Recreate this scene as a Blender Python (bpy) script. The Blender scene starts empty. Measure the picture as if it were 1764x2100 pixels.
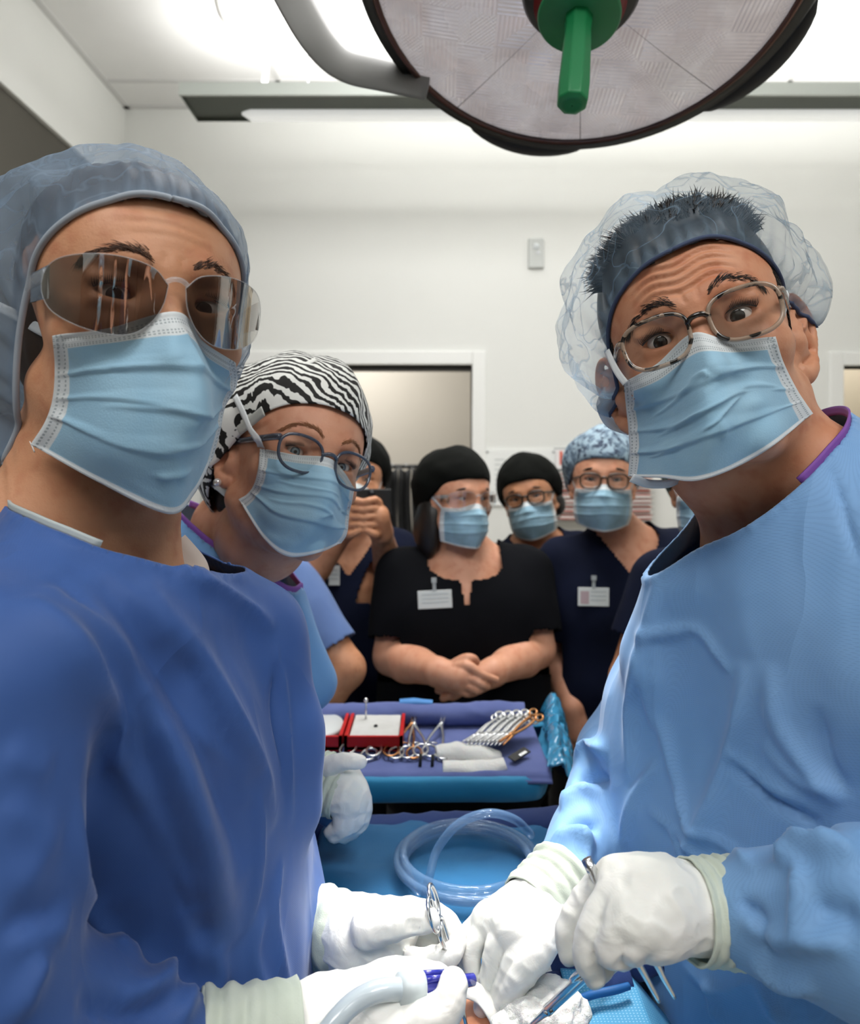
import bpy, bmesh, math, random
import numpy as np
from mathutils import Vector, Matrix
from mathutils.bvhtree import BVHTree

SC = bpy.context.scene
COL = SC.collection
R_ = math.radians
FPX, CXP, HYP, CZ = 1400.0, 882.0, 960.0, 1.55      # focal length in px, horizon row, camera height

# ------------------------------------------------------------------ camera, light, exposure
cam_d = bpy.data.cameras.new('camera'); cam = bpy.data.objects.new('camera', cam_d); COL.objects.link(cam)
cam_d.sensor_fit = 'VERTICAL'; cam_d.sensor_height = 24.0; cam_d.lens = 24.0 * FPX / 2100
cam_d.shift_y = -(1050 - HYP) / 2100
cam.location = (0, 0, CZ); cam.rotation_euler = (math.pi / 2, 0, 0)
cam_d.clip_start = 0.01
cam_d.dof.use_dof = True; cam_d.dof.focus_distance = 0.60; cam_d.dof.aperture_fstop = 4.2
SC.camera = cam
SC.view_settings.view_transform = 'Standard'; SC.view_settings.look = 'None'
SC.view_settings.gamma = 1.0; SC.view_settings.exposure = 0.0
SC.cycles.use_denoising = True
SC.cycles.use_adaptive_sampling = True; SC.cycles.adaptive_threshold = 0.035
SC.cycles.max_bounces = 6; SC.cycles.diffuse_bounces = 4; SC.cycles.glossy_bounces = 3
SC.cycles.transmission_bounces = 5; SC.cycles.transparent_max_bounces = 12
SC.cycles.caustics_reflective = False; SC.cycles.caustics_refractive = False
SC.cycles.sample_clamp_indirect = 4.0
wd = bpy.data.worlds.new('world'); SC.world = wd; wd.use_nodes = True
wd.node_tree.nodes['Background'].inputs[0].default_value = (0.8, 0.86, 0.9, 1)
wd.node_tree.nodes['Background'].inputs[1].default_value = 0.05

def area(name, loc, target, size, power, color=(1, 1, 1), sizey=None, spread=180):
    d = bpy.data.lights.new(name, 'AREA'); d.energy = power; d.color = color
    d.shape = 'RECTANGLE' if sizey else 'SQUARE'; d.size = size
    if sizey: d.size_y = sizey
    d.spread = R_(spread)
    o = bpy.data.objects.new(name, d); COL.objects.link(o); o.location = loc
    o.rotation_euler = (Vector(target) - Vector(loc)).to_track_quat('-Z', 'Y').to_euler()
    return o
CEIL = 3.44
WARM = (1.0, 0.985, 0.965)
area('uplight', (0.9, 2.85, 3.13), (0.9, 2.85, 4), 3.6, 46, WARM, 0.12)
area('panel_fill', (-0.75, -0.75, CEIL - 0.06), (-0.55, 0.2, 0), 1.1, 34, WARM, 1.1)  # fill from unseen panels added behind the camera, this and the next
area('panel_fill', (1.0, -0.75, CEIL - 0.06), (0.7, 0.2, 0), 1.1, 36, WARM, 1.1)
area('panel_fill', (0.2, 1.55, CEIL - 0.03), (0.2, 1.55, 0), 1.1, 52, WARM, 1.1)  # added overhead fill, out of view, for top and back light

# ------------------------------------------------------------------ maths helpers
def P(u, v, Y):
    return np.array([(u - CXP) / FPX * Y, Y, CZ - (v - HYP) / FPX * Y])
def PX(p):
    p = np.asarray(p, float); return np.stack([CXP + FPX * p[..., 0] / p[..., 1], HYP - FPX * (p[..., 2] - CZ) / p[..., 1]], -1)
def A(*a): return np.array(a, float)
def nrm(v): return v / (np.linalg.norm(v) + 1e-12)
_rs = np.random.RandomState(7)
_perm = _rs.permutation(256); _perm = np.concatenate([_perm, _perm, _perm])
_grad = _rs.normal(size=(256, 3)); _grad /= np.linalg.norm(_grad, axis=1)[:, None]
def pnoise(p):
    p = np.asarray(p, float); i = np.floor(p).astype(int); f = p - i; u = f * f * f * (f * (f * 6 - 15) + 10)
    i &= 255; out = 0
    for dx in (0, 1):
        for dy in (0, 1):
            for dz in (0, 1):
                h = _perm[_perm[_perm[(i[..., 0] + dx)] + i[..., 1] + dy] + i[..., 2] + dz] & 255
                d = (_grad[h] * (f - A(dx, dy, dz))).sum(-1)
                w = (u[..., 0] if dx else 1 - u[..., 0]) * (u[..., 1] if dy else 1 - u[..., 1]) * (u[..., 2] if dz else 1 - u[..., 2])
                out = out + d * w
    return out
def fbm(p, n=3):
    s = 0; a = 1.0
    for k in range(n): s = s + a * pnoise(p * 2 ** k + 17.3 * k); a *= .5
    return s
def ridge(p): return 1 - np.minimum(1, np.abs(pnoise(p)) * 3.2)
def catmull(pts, n):
    pts = np.asarray(pts, float); m = len(pts)
    if m == 2: t = np.linspace(0, 1, n)[:, None]; return pts[0] * (1 - t) + pts[1] * t
    ext = np.vstack([2 * pts[0] - pts[1], pts, 2 * pts[-1] - pts[-2]])
    t = np.linspace(0, m - 1, n); i = np.minimum(t.astype(int), m - 2); f = (t - i)[:, None]
    p0, p1, p2, p3 = ext[i], ext[i + 1], ext[i + 2], ext[i + 3]
    return .5 * (2 * p1 + (p2 - p0) * f + (2 * p0 - 5 * p1 + 4 * p2 - p3) * f ** 2 + (3 * p1 - p0 - 3 * p2 + p3) * f ** 3)

# ------------------------------------------------------------------ objects
def lin(c):
    if isinstance(c, str): c = tuple(int(c[i:i + 2], 16) / 255 for i in (0, 2, 4))
    return tuple((x / 12.92 if x <= .04045 else ((x + .055) / 1.055) ** 2.4) for x in c[:3]) + (1,)
def empty(name, loc, label, cat, group=None):
    o = bpy.data.objects.new(name, None); COL.objects.link(o); o.location = loc; o.empty_display_size = .05
    tag(o, label, cat, group); return o
def tag(o, label, cat, group=None, kind=None):
    o['label'] = label; o['category'] = cat
    if group: o['group'] = group
    if kind: o['kind'] = kind
    return o
def _flat_mesh(name, v, f):
    me = bpy.data.meshes.new(name); v = np.asarray(v, np.float64)
    if isinstance(f, np.ndarray) and f.ndim == 2:
        nf, k = f.shape; me.vertices.add(len(v)); me.loops.add(nf * k); me.polygons.add(nf)
        me.vertices.foreach_set('co', v.ravel()); me.loops.foreach_set('vertex_index', f.ravel().astype(np.int32))
        me.polygons.foreach_set('loop_start', np.arange(0, nf * k, k, dtype=np.int32))
        me.update(calc_edges=True); me.validate()
    else:
        me.from_pydata([tuple(x) for x in v], [], [tuple(int(i) for i in q) for q in f]); me.update()
    return me
def mk(name, v, f, mat, parent=None, smooth=True, uv=None, attr=None, mi=None, angle=None):
    """v in world space; the object is placed at its parent's location"""
    v = np.asarray(v, float)
    off = np.zeros(3); q = parent
    while q is not None: off += np.array(q.location); q = q.parent
    base = np.zeros(3)
    if parent is None and len(v):
        base = A((v[:, 0].min() + v[:, 0].max()) / 2, (v[:, 1].min() + v[:, 1].max()) / 2, v[:, 2].min())
    me = _flat_mesh(name, v - off - base, f)
    if attr is not None:
        for k, arr in attr.items():
            arr = np.asarray(arr, np.float32)
            if arr.ndim == 2: a = me.attributes.new(k, 'FLOAT_VECTOR', 'POINT'); a.data.foreach_set('vector', arr.ravel())
            else: a = me.attributes.new(k, 'FLOAT', 'POINT'); a.data.foreach_set('value', arr)
    for m in (mat if isinstance(mat, (list, tuple)) else [mat]): me.materials.append(m)
    if mi is not None: me.polygons.foreach_set('material_index', np.asarray(mi, np.int32))
    me.polygons.foreach_set('use_smooth', np.full(len(me.polygons), bool(smooth)))
    if uv is not None:
        l = me.uv_layers.new(name='uv'); idx = np.empty(len(me.loops), np.int32); me.loops.foreach_get('vertex_index', idx)
        l.data.foreach_set('uv', np.asarray(uv, np.float32)[idx].ravel())
    o = bpy.data.objects.new(name, me); COL.objects.link(o); o.location = base
    if parent is not None: o.parent = parent
    if angle is not None:
        me.polygons.foreach_set('use_smooth', np.full(len(me.polygons), True)); me.set_sharp_from_angle(angle=R_(angle))
    return o
def solidify(o, t, off=0):
    m = o.modifiers.new('thickness', 'SOLIDIFY'); m.thickness = t; m.offset = off; return o
def subsurf(o, n=1):
    m = o.modifiers.new('smooth', 'SUBSURF'); m.levels = n; m.render_levels = n; return o
class MB:
    """collects boxes, tubes, lathes into one mesh"""
    def __init__(s): s.v = []; s.f = []; s.mi = []
    def add(s, v, f, m=0):
        b = len(s.v); s.v += [np.asarray(x, float) for x in v]; s.f += [tuple(int(i) + b for i in q) for q in f]; s.mi += [m] * len(f); return s
    def box(s, lo, hi, m=0, M=None):
        x0, y0, z0 = lo; x1, y1, z1 = hi
        v = np.array([(x0, y0, z0), (x1, y0, z0), (x1, y1, z0), (x0, y1, z0), (x0, y0, z1), (x1, y0, z1), (x1, y1, z1), (x0, y1, z1)], float)
        if M is not None: v = v @ M[:3, :3].T + M[:3, 3]
        return s.add(v, [(3, 2, 1, 0), (4, 5, 6, 7), (0, 1, 5, 4), (1, 2, 6, 5), (2, 3, 7, 6), (3, 0, 4, 7)], m)
    def tube(s, pts, r, n=10, m=0, closed=False, cap=True, flat=None):
        pts = np.asarray(pts, float); k = len(pts); rr = np.broadcast_to(np.asarray(r, float), (k,))
        T = np.gradient(pts, axis=0) if not closed else np.roll(pts, -1, 0) - np.roll(pts, 1, 0)
        T /= np.linalg.norm(T, axis=1)[:, None] + 1e-12
        ref = A(0, 0, 1) if abs(T[0][2]) < .9 else A(1, 0, 0)
        nv = nrm(np.cross(T[0], ref)); V = []
        for i in range(k):
            nv = nrm(nv - T[i] * nv.dot(T[i])); b = np.cross(T[i], nv)
            if flat is not None:
                w = nrm(np.cross(T[i], np.asarray(flat[i] if np.ndim(flat) == 2 else flat))); nn = np.cross(w, T[i]); asp = .22
            for j in range(n):
                a = 2 * math.pi * j / n
                V.append(pts[i] + rr[i] * ((math.cos(a) * nv + math.sin(a) * b) if flat is None else (math.cos(a) * w + math.sin(a) * nn * asp)))
        Fc = []
        for i in range(k if closed else k - 1):
            i2 = (i + 1) % k
            for j in range(n):
                j2 = (j + 1) % n; Fc.append((i * n + j, i * n + j2, i2 * n + j2, i2 * n + j))
        if cap and not closed: Fc.append(tuple(range(n))[::-1]); Fc.append(tuple(range((k - 1) * n, k * n)))
        return s.add(V, Fc, m)
    def lathe(s, prof, n=32, m=0, M=None, cap=False):
        V = []; 
        for r, z in prof:
            for j in range(n):
                a = 2 * math.pi * j / n; V.append((r * math.cos(a), r * math.sin(a), z))
        V = np.array(V); 
        if M is not None: V = V @ M[:3, :3].T + M[:3, 3]
        Fc = [(i * n + j, i * n + (j + 1) % n, (i + 1) * n + (j + 1) % n, (i + 1) * n + j) for i in range(len(prof) - 1) for j in range(n)]
        if cap: Fc.append(tuple(range(n))[::-1]); Fc.append(tuple(range((len(prof) - 1) * n, len(prof) * n)))
        return s.add(V, Fc, m)
    def sphere(s, c, r, n=16, m=0):
        k = n // 2; prof = [(max(1e-4, math.sin(math.pi * i / k)), -math.cos(math.pi * i / k)) for i in range(k + 1)]
        M = np.eye(4); M[:3, :3] = np.diag(np.broadcast_to(np.asarray(r, float), (3,))); M[:3, 3] = c
        return s.lathe(prof, n, m, M)
    def out(s, name, mat, parent=None, smooth=True, angle=None):
        return mk(name, s.v, s.f, mat, parent, smooth, mi=s.mi if isinstance(mat, (list, tuple)) else None, angle=angle)
def frame(o, z, x=None):
    """4x4 with local z along z, origin o"""
    z = nrm(np.asarray(z, float)); x = np.asarray(x if x is not None else ((1, 0, 0) if abs(z[0]) < .9 else (0, 1, 0)), float)
    x = nrm(x - z * x.dot(z)); M = np.eye(4); M[:3, 0] = x; M[:3, 1] = np.cross(z, x); M[:3, 2] = z; M[:3, 3] = o; return M
def bevelbox(name, lo, hi, mat, parent=None, w=.004, seg=2, M=None):
    o = MB().box(lo, hi, M=M).out(name, mat, parent, False)
    m = o.modifiers.new('bevel', 'BEVEL'); m.width = w; m.segments = seg; return o
def struct(o): o['kind'] = 'structure'; return o

# ------------------------------------------------------------------ signed distance fields -> one continuous mesh
def smin(a, b, k):
    if k <= 0: return np.minimum(a, b)
    h = np.clip(.5 + .5 * (b - a) / k, 0, 1); return b * (1 - h) + a * h - k * h * (1 - h)
class Field:
    def __init__(s, lo, hi, h):
        s.lo = np.asarray(lo, float); s.h = h; n = np.ceil((np.asarray(hi, float) - s.lo) / h).astype(int) + 1
        s.ax = [(s.lo[i] + h * np.arange(n[i])).astype(np.float32) for i in range(3)]; s.d = np.full(n, .12, np.float32)
    def _put(s, lo, hi, fn, k, op):
        m = max(k, .012) + 3 * s.h; sl = []
        for i in range(3):
            a = int(np.floor((lo[i] - m - s.lo[i]) / s.h)); b = int(np.ceil((hi[i] + m - s.lo[i]) / s.h)) + 1
            a = max(a, 0); b = min(b, len(s.ax[i]))
            if b <= a: return s
            sl.append(slice(a, b))
        X = s.ax[0][sl[0]][:, None, None]; Y = s.ax[1][sl[1]][None, :, None]; Z = s.ax[2][sl[2]][None, None, :]
        v = fn(X, Y, Z).astype(np.float32); o = s.d[tuple(sl)]
        s.d[tuple(sl)] = smin(o, v, k) if op == 'u' else -smin(-o, v, k)
        return s
    def cap(s, a, b, ra, rb=None, k=0., op='u'):
        a = np.asarray(a, float); b = np.asarray(b, float); rb = ra if rb is None else rb; ba = b - a; L = max(ba.dot(ba), 1e-12); r = max(ra, rb)
        def fn(X, Y, Z):
            px, py, pz = X - a[0], Y - a[1], Z - a[2]; t = np.clip((px * ba[0] + py * ba[1] + pz * ba[2]) / L, 0, 1)
            return np.sqrt((px - t * ba[0]) ** 2 + (py - t * ba[1]) ** 2 + (pz - t * ba[2]) ** 2) - (ra + (rb - ra) * t)
        return s._put(np.minimum(a, b) - r, np.maximum(a, b) + r, fn, k, op)
    def chain(s, pts, rs, k=.004, kk=0.):
        for i in range(len(pts) - 1): s.cap(pts[i], pts[i + 1], rs[i], rs[i + 1], k if i == 0 else kk)
        return s
    def ell(s, c, r, R=None, k=0., op='u'):
        c = np.asarray(c, float); r = np.asarray(r, float); Rm = np.eye(3) if R is None else np.asarray(R)
        def fn(X, Y, Z):
            px, py, pz = X - c[0], Y - c[1], Z - c[2]
            q = [px * Rm[0, i] + py * Rm[1, i] + pz * Rm[2, i] for i in range(3)]
            k0 = np.sqrt(sum((q[i] / r[i]) ** 2 for i in range(3))); k1 = np.sqrt(sum((q[i] / r[i] ** 2) ** 2 for i in range(3)))
            return k0 * (k0 - 1) / np.maximum(k1, 1e-9)
        e = r.max(); return s._put(c - e, c + e, fn, k, op)
    def mesh(s, smooth=2):
        d = s.d; ins = d < 0; c = [np.arange(n - 1) for n in d.shape]
        corner = [(i, j, k) for i in (0, 1) for j in (0, 1) for k in (0, 1)]
        n = tuple(x - 1 for x in d.shape)
        cnt = np.zeros(n, np.int8)
        for i, j, k in corner: cnt += ins[i:i + n[0], j:j + n[1], k:k + n[2]]
        cells = np.argwhere((cnt > 0) & (cnt < 8)); idx = np.full(n, -1, np.int64); idx[tuple(cells.T)] = np.arange(len(cells))
        acc = np.zeros((len(cells), 3)); num = np.zeros(len(cells))
        val = {q: d[cells[:, 0] + q[0], cells[:, 1] + q[1], cells[:, 2] + q[2]].astype(float) for q in corner}
        for q in corner:
            for ax in range(3):
                if q[ax] == 0:
                    q2 = list(q); q2[ax] = 1; q2 = tuple(q2); a, b = val[q], val[q2]; m = (a < 0) != (b < 0)
                    t = np.where(m, a / np.where(m, a - b, 1), 0); p = np.tile(np.array(q, float), (len(cells), 1)); p[:, ax] = t
                    acc[m] += p[m]; num[m] += 1
        V = s.lo + s.h * (cells + acc / num[:, None])
        Q = []
        for ax in range(3):
            b, c2 = (ax + 1) % 3, (ax + 2) % 3
            s0 = [slice(None)] * 3; s1 = [slice(None)] * 3; s0[ax] = slice(0, -1); s1[ax] = slice(1, None)
            e = np.argwhere(ins[tuple(s0)] != ins[tuple(s1)]); e = e[(e[:, b] > 0) & (e[:, c2] > 0) & (e[:, b] < n[b]) & (e[:, c2] < n[c2])]
            if not len(e): continue
            fl = ins[tuple(s0)][tuple(e.T)]
            def g(db, dc):
                x = e.copy(); x[:, b] -= db; x[:, c2] -= dc; return idx[tuple(x.T)]
            q = np.stack([g(1, 1), g(0, 1), g(0, 0), g(1, 0)], 1); q[~fl] = q[~fl][:, ::-1]; Q.append(q)
        Q = np.vstack(Q); Q = Q[(Q >= 0).all(1)]
        for _ in range(smooth): V = lap(V, Q, .5)
        return V, Q
def lap(V, Q, w=.5):
    S = np.zeros_like(V); C = np.zeros(len(V)); k = Q.shape[1]
    for i in range(k):
        for j in ((i + 1) % k, (i - 1) % k): np.add.at(S, Q[:, i], V[Q[:, j]]); np.add.at(C, Q[:, i], 1)
    return V * (1 - w) + w * S / np.maximum(C, 1)[:, None]
def vnorm(V, Q):
    n = np.cross(V[Q[:, 2]] - V[Q[:, 0]], V[Q[:, 3]] - V[Q[:, 1]]) if Q.shape[1] == 4 else np.cross(V[Q[:, 1]] - V[Q[:, 0]], V[Q[:, 2]] - V[Q[:, 0]])
    N = np.zeros_like(V)
    for i in range(Q.shape[1]): np.add.at(N, Q[:, i], n)
    return N / (np.linalg.norm(N, axis=1)[:, None] + 1e-12)
def keep(V, Q, mask):
    """drop vertices where mask is False"""
    Q = Q[mask[Q].all(1)]; used = np.unique(Q); m = np.full(len(V), -1); m[used] = np.arange(len(used)); return V[used], m[Q]
def polydist(V, pts):
    best = np.full(len(V), 9.); tt = np.zeros(len(V)); n = len(pts) - 1
    for i in range(n):
        a, b = pts[i], pts[i + 1]; ba = b - a; t = np.clip(((V - a) @ ba) / max(ba @ ba, 1e-12), 0, 1)
        d = np.linalg.norm(V - a - t[:, None] * ba, axis=1); m = d < best; best[m] = d[m]; tt[m] = ((i + t) / n)[m]
    return best, tt
def bvh(V, Q): return BVHTree.FromPolygons([Vector(x) for x in V], [tuple(int(i) for i in q) for q in Q])
CAM0 = Vector((0, 0, CZ))
def hit(tree, u, v, off=0.):
    d = (Vector(P(u, v, 1.0)) - CAM0).normalized(); h = tree.ray_cast(CAM0, d)
    if h[0] is None: return None
    return np.array(h[0]) + np.array(h[1]) * off * (1 if h[1].dot(d) < 0 else -1)
def folds(V, Q, tree, lst):
    """lst: (pixel polyline | world polyline, width m, height m); ridge(+) or groove(-) displaced along the normal"""
    N = vnorm(V, Q); D = np.zeros(len(V))
    for line, w, hgt in lst:
        if len(line[0]) == 2:
            pts = [hit(tree, *q) for q in catmull(line, max(2, 5 * (len(line) - 1)))]; pts = [p for p in pts if p is not None]
            if len(pts) < 2: continue
            # keep the run continuous in depth
            pts = np.array(pts)
        else: pts = np.array(line, float)
        d, t = polydist(V, pts); taper = np.clip(np.minimum(t, 1 - t) * 4, 0, 1) ** .7
        D += 1.25 * hgt * taper * np.exp(-np.abs(d / (w * .8)) ** 1.5)
    return V + N * D[:, None]
# ------------------------------------------------------------------ materials
class N:
    def __init__(s, name, color=(.8, .8, .8), rough=.5, **kw):
        s.m = bpy.data.materials.new(name); s.m.use_nodes = True; s.t = s.m.node_tree; s.b = s.t.nodes['Principled BSDF']
        s.set('Base Color', lin(color)); s.set('Roughness', rough)
        for k, v in kw.items(): s.set(k.replace('_', ' '), v)
    def set(s, k, v):
        if hasattr(v, 'is_output'): s.t.links.new(v, s.b.inputs[k])
        else: s.b.inputs[k].default_value = v
    def n(s, typ, ins=None, **kw):
        x = s.t.nodes.new(typ)
        for k, v in kw.items(): setattr(x, k, v)
        for k, v in (ins or {}).items():
            if hasattr(v, 'is_output'): s.t.links.new(v, x.inputs[k])
            else: x.inputs[k].default_value = v
        return x
    def attr(s, name): return s.n('ShaderNodeAttribute', attribute_name=name)
    def obj(s): return s.n('ShaderNodeTexCoord').outputs['Object']
    def noise(s, vec, scale, detail=3, rough=.5, dist=0): return s.n('ShaderNodeTexNoise', {'Vector': vec, 'Scale': scale, 'Detail': detail, 'Roughness': rough, 'Distortion': dist}).outputs['Fac']
    def mapr(s, v, a, b, c=0., d=1.): return s.n('ShaderNodeMapRange', {'Value': v, 'From Min': a, 'From Max': b, 'To Min': c, 'To Max': d}).outputs[0]
    def math(s, op, a, b=0.): return s.n('ShaderNodeMath', {0: a, 1: b}, operation=op).outputs[0]
    def mix(s, f, a, b):
        x = s.n('ShaderNodeMix', data_type='RGBA'); 
        for i, v in ((0, f), (6, a), (7, b)):
            if hasattr(v, 'is_output'): s.t.links.new(v, x.inputs[i])
            else: x.inputs[i].default_value = v if i == 0 or isinstance(v, float) else lin(v) if isinstance(v, str) else v
        return x.outputs[2]
    def bump(s, h, strength=.3, dist=.002, normal=None):
        d = {'Height': h, 'Strength': strength, 'Distance': dist}
        if normal is not None: d['Normal'] = normal
        x = s.n('ShaderNodeBump', d); s.set('Normal', x.outputs[0]); return x.outputs[0]
    def mixshader(s, f, a, b):
        x = s.n('ShaderNodeMixShader')
        for i, v in enumerate((f, a, b)):
            if hasattr(v, 'is_output'): s.t.links.new(v, x.inputs[i])
            else: x.inputs[i].default_value = v
        return x.outputs[0]
    def surf(s, o): s.t.links.new(o, s.t.nodes['Material Output'].inputs['Surface']); return s.m
def plain(name, color, rough=.5, **kw): return N(name, color, rough, **kw).m
def emis(name, color, strength):
    n = N(name, color, .5); n.set('Emission Color', lin(color)); n.set('Emission Strength', strength); return n.m

def m_wall(name, c1, c2, sc=1.5):
    n = N(name, c1, .85); o = n.obj(); n.set('Base Color', n.mix(n.noise(o, sc, 4), c1, c2)); n.bump(n.noise(o, 220, 2), .08, .001); return n.m
M_WALL = m_wall('painted_wall', 'e6e7e3', 'dedfdb')
M_CEIL = m_wall('ceiling_tile', 'ebebe9', 'e2e2e0', 6)
M_TAUPE = m_wall('taupe_panel', '4f4c44', '47443d', 2)
M_BEIGE = m_wall('beige_room', 'b9b3a8', 'aea89d')
M_FRAME = plain('door_frame_paint', 'ecedea', .45)
M_FLOOR = m_wall('vinyl_floor', 'c9c2b6', 'bfb8ac', 4)
M_GRID = plain('ceiling_grid_metal', 'cfcfcd', .5)
M_BLACK = plain('black_plastic', '0d0e0d', .38)
M_DARK = plain('dark_rubber', '141516', .6)
M_STEEL = N('surgical_steel', 'dcdedf', .27, Metallic=1.0).m
M_STEEL_D = N('brushed_steel', '9b9d9e', .3, Metallic=1.0).m
M_GOLD = N('gilded_steel', 'c08a5c', .25, Metallic=1.0).m

def m_skin(name, c1, c2, red, rough=.48):
    n = N(name, c1, rough); a = n.attr('hl').outputs['Vector']
    big = n.noise(a, 28, 3); fine = n.noise(a, 420, 3, .6)
    c = n.mix(n.mapr(big, .35, .68), c1, c2); c = n.mix(n.mapr(n.noise(a, 55, 2), .52, .75, 0, .55), c, red)
    spots = n.n('ShaderNodeTexVoronoi', {'Vector': a, 'Scale': 190.0}).outputs['Distance']
    c = n.mix(n.mapr(spots, .0, .16, .35, 0.), c, red); n.set('Base Color', c)
    n.set('Subsurface Weight', .12); n.set('Subsurface Radius', (.012, .005, .003)); n.set('Subsurface Scale', .6)
    n.bump(n.math('ADD', fine, n.math('MULTIPLY', n.noise(a, 130, 2), .8)), .22, .0012); n.set('Specular IOR Level', .35); return n.m
M_SKIN_A = m_skin('skin_warm', 'd09a78', 'c68d69', 'b87458')
M_SKIN_B = m_skin('skin_ruddy', 'cd9677', 'c28462', 'b06a4f')
M_SKIN_C = m_skin('skin_fair', 'd59d80', 'cb9173', 'bf7c60')
M_SKIN_D = m_skin('skin_tan', 'c08a68', 'b27c5b', 'a06a4c')
M_EYE = plain('eye_white', 'd9d2cb', .12)
def m_iris(name, c1, c2):
    n = N(name, c1, .05); a = n.attr('rad').outputs['Fac']
    c = n.mix(n.mapr(a, .30, .46), '050404', c1); c = n.mix(n.mapr(a, .55, .92), c, c2)
    n.set('Base Color', c); n.set('Coat Weight', 1.0); n.set('Coat Roughness', .02); return n.m
M_IRIS_BR = m_iris('brown_iris', '281810', '120a07')
M_IRIS_BL = m_iris('grey_blue_iris', '7d8f99', '2b3a44')
M_HAIR_DK = plain('dark_hair', '191513', .42)
M_HAIR_BR = plain('brown_hair', '4a2f1f', .45)
M_LIP = plain('eyelid_liner', '2a1713', .5)

def m_gown(name, c1, c2, pitch=.0021, dotamt=.16):
    n = N(name, c1, .62); o = n.obj(); big = n.noise(o, 9, 3)
    x = n.n('ShaderNodeSeparateXYZ', {0: o}); k = 2 * math.pi / pitch
    h = n.math('ADD', x.outputs[0], x.outputs[1])
    sx = n.math('SINE', n.math('MULTIPLY', h, k)); sz = n.math('SINE', n.math('MULTIPLY', x.outputs[2], k * 1.15))
    dots = n.mapr(n.math('MULTIPLY', sx, sz), .25, .9)
    c = n.mix(n.mapr(big, .35, .65), c1, c2); c = n.mix(n.math('MULTIPLY', dots, dotamt), c, '27406f'); n.set('Base Color', c)
    n.set('Sheen Weight', .18); n.set('Sheen Roughness', .4); n.set('Specular IOR Level', .32)
    b1 = n.bump(dots, .12, .0006)
    st = n.n('ShaderNodeMapping', {'Vector': o, 'Scale': (1., 1., .5)}).outputs[0]
    w = n.n('ShaderNodeTexNoise', {'Vector': st, 'Scale': 7.0, 'Detail': 2.5, 'Roughness': .5, 'Distortion': .5}).outputs['Fac']
    cr = n.math('POWER', n.mapr(n.math('ABSOLUTE', n.math('SUBTRACT', w, .5)), 0., .12, 1., 0.), 1.6)
    wp = n.n('ShaderNodeTexNoise', {'Vector': o, 'Scale': 5.0, 'Detail': 2.0}).outputs['Color']
    wv = n.n('ShaderNodeVectorMath', {0: n.n('ShaderNodeVectorMath', {0: wp, 'Scale': .16}, operation='SCALE').outputs[0], 1: st}, operation='ADD').outputs[0]
    v1 = n.n('ShaderNodeTexVoronoi', {'Vector': wv, 'Scale': 11.0}).outputs['Distance']; v2 = n.n('ShaderNodeTexVoronoi', {'Vector': wv, 'Scale': 27.0}).outputs['Distance']
    amt = n.mapr(n.noise(o, 4, 2), .42, .62, .15, 1.)
    hgt = n.math('ADD', n.math('MULTIPLY', v1, 1.2), n.math('MULTIPLY', v2, .45))
    n.bump(n.math('ADD', n.math('MULTIPLY', hgt, amt), n.math('MULTIPLY', cr, .5)), .24, .012, b1); return n.m
M_GOWN_A = m_gown('gown_deep_blue', '3e60a0', '385997')
M_GOWN_B = m_gown('gown_sky_blue', '7ea8d6', '739fce')
M_GOWN_C = m_gown('gown_mid_blue', '6f9fd0', '6494c8')
M_PURPLE = plain('purple_trim', '7d4aa0', .7)
M_GREYTRIM = plain('grey_trim', 'b9c2c2', .8)
M_CREAM = plain('inner_collar', 'cdc0b6', .8)
def m_cloth(name, c1, c2, rough=.8, sc=6, bump=.25, sheen=.1):
    n = N(name, c1, rough); o = n.obj(); n.set('Base Color', n.mix(n.mapr(n.noise(o, sc, 3), .35, .65), c1, c2)); n.set('Sheen Weight', sheen); n.set('Specular IOR Level', .3 if sheen else .12)
    n.bump(n.math('ADD', n.noise(o, 30, 4), n.math('MULTIPLY', n.noise(o, 900, 2), .3)), bump, .004); return n.m
M_NAVY = m_cloth('navy_scrubs', '10162b', '0c1122', .9, sheen=0.)
M_BLACKSC = m_cloth('black_scrubs', '07080d', '05060a', .9, sheen=0.)
M_SLATE = m_cloth('slate_blue_scrubs', '57709f', '4c6390')
M_BLKCAP = m_cloth('black_cap', '0c0e0b', '080908', .9, sheen=0.)
M_GLOVE = N('latex_glove', 'ecebe6', .42, Subsurface_Weight=.12, Subsurface_Scale=.01).m
def m_glove():
    n = N('latex_glove_wrinkled', 'efeeea', .40); o = n.obj(); n.set('Base Color', n.mix(n.mapr(n.noise(o, 14, 2), .4, .7), 'f0efeb', 'e4e6df'))
    n.set('Subsurface Weight', .1); n.set('Subsurface Radius', (.01, .007, .006)); n.set('Subsurface Scale', .5)
    n.bump(n.n('ShaderNodeTexNoise', {'Vector': o, 'Scale': 55.0, 'Detail': 3.0, 'Distortion': 1.2}).outputs['Fac'], .28, .003); return n.m
M_GLOVE = m_glove()
M_CUFF = m_cloth('ivory_glove_cuff', 'ccd4c6', 'bfc9ba', .5, 20, .2)

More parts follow.
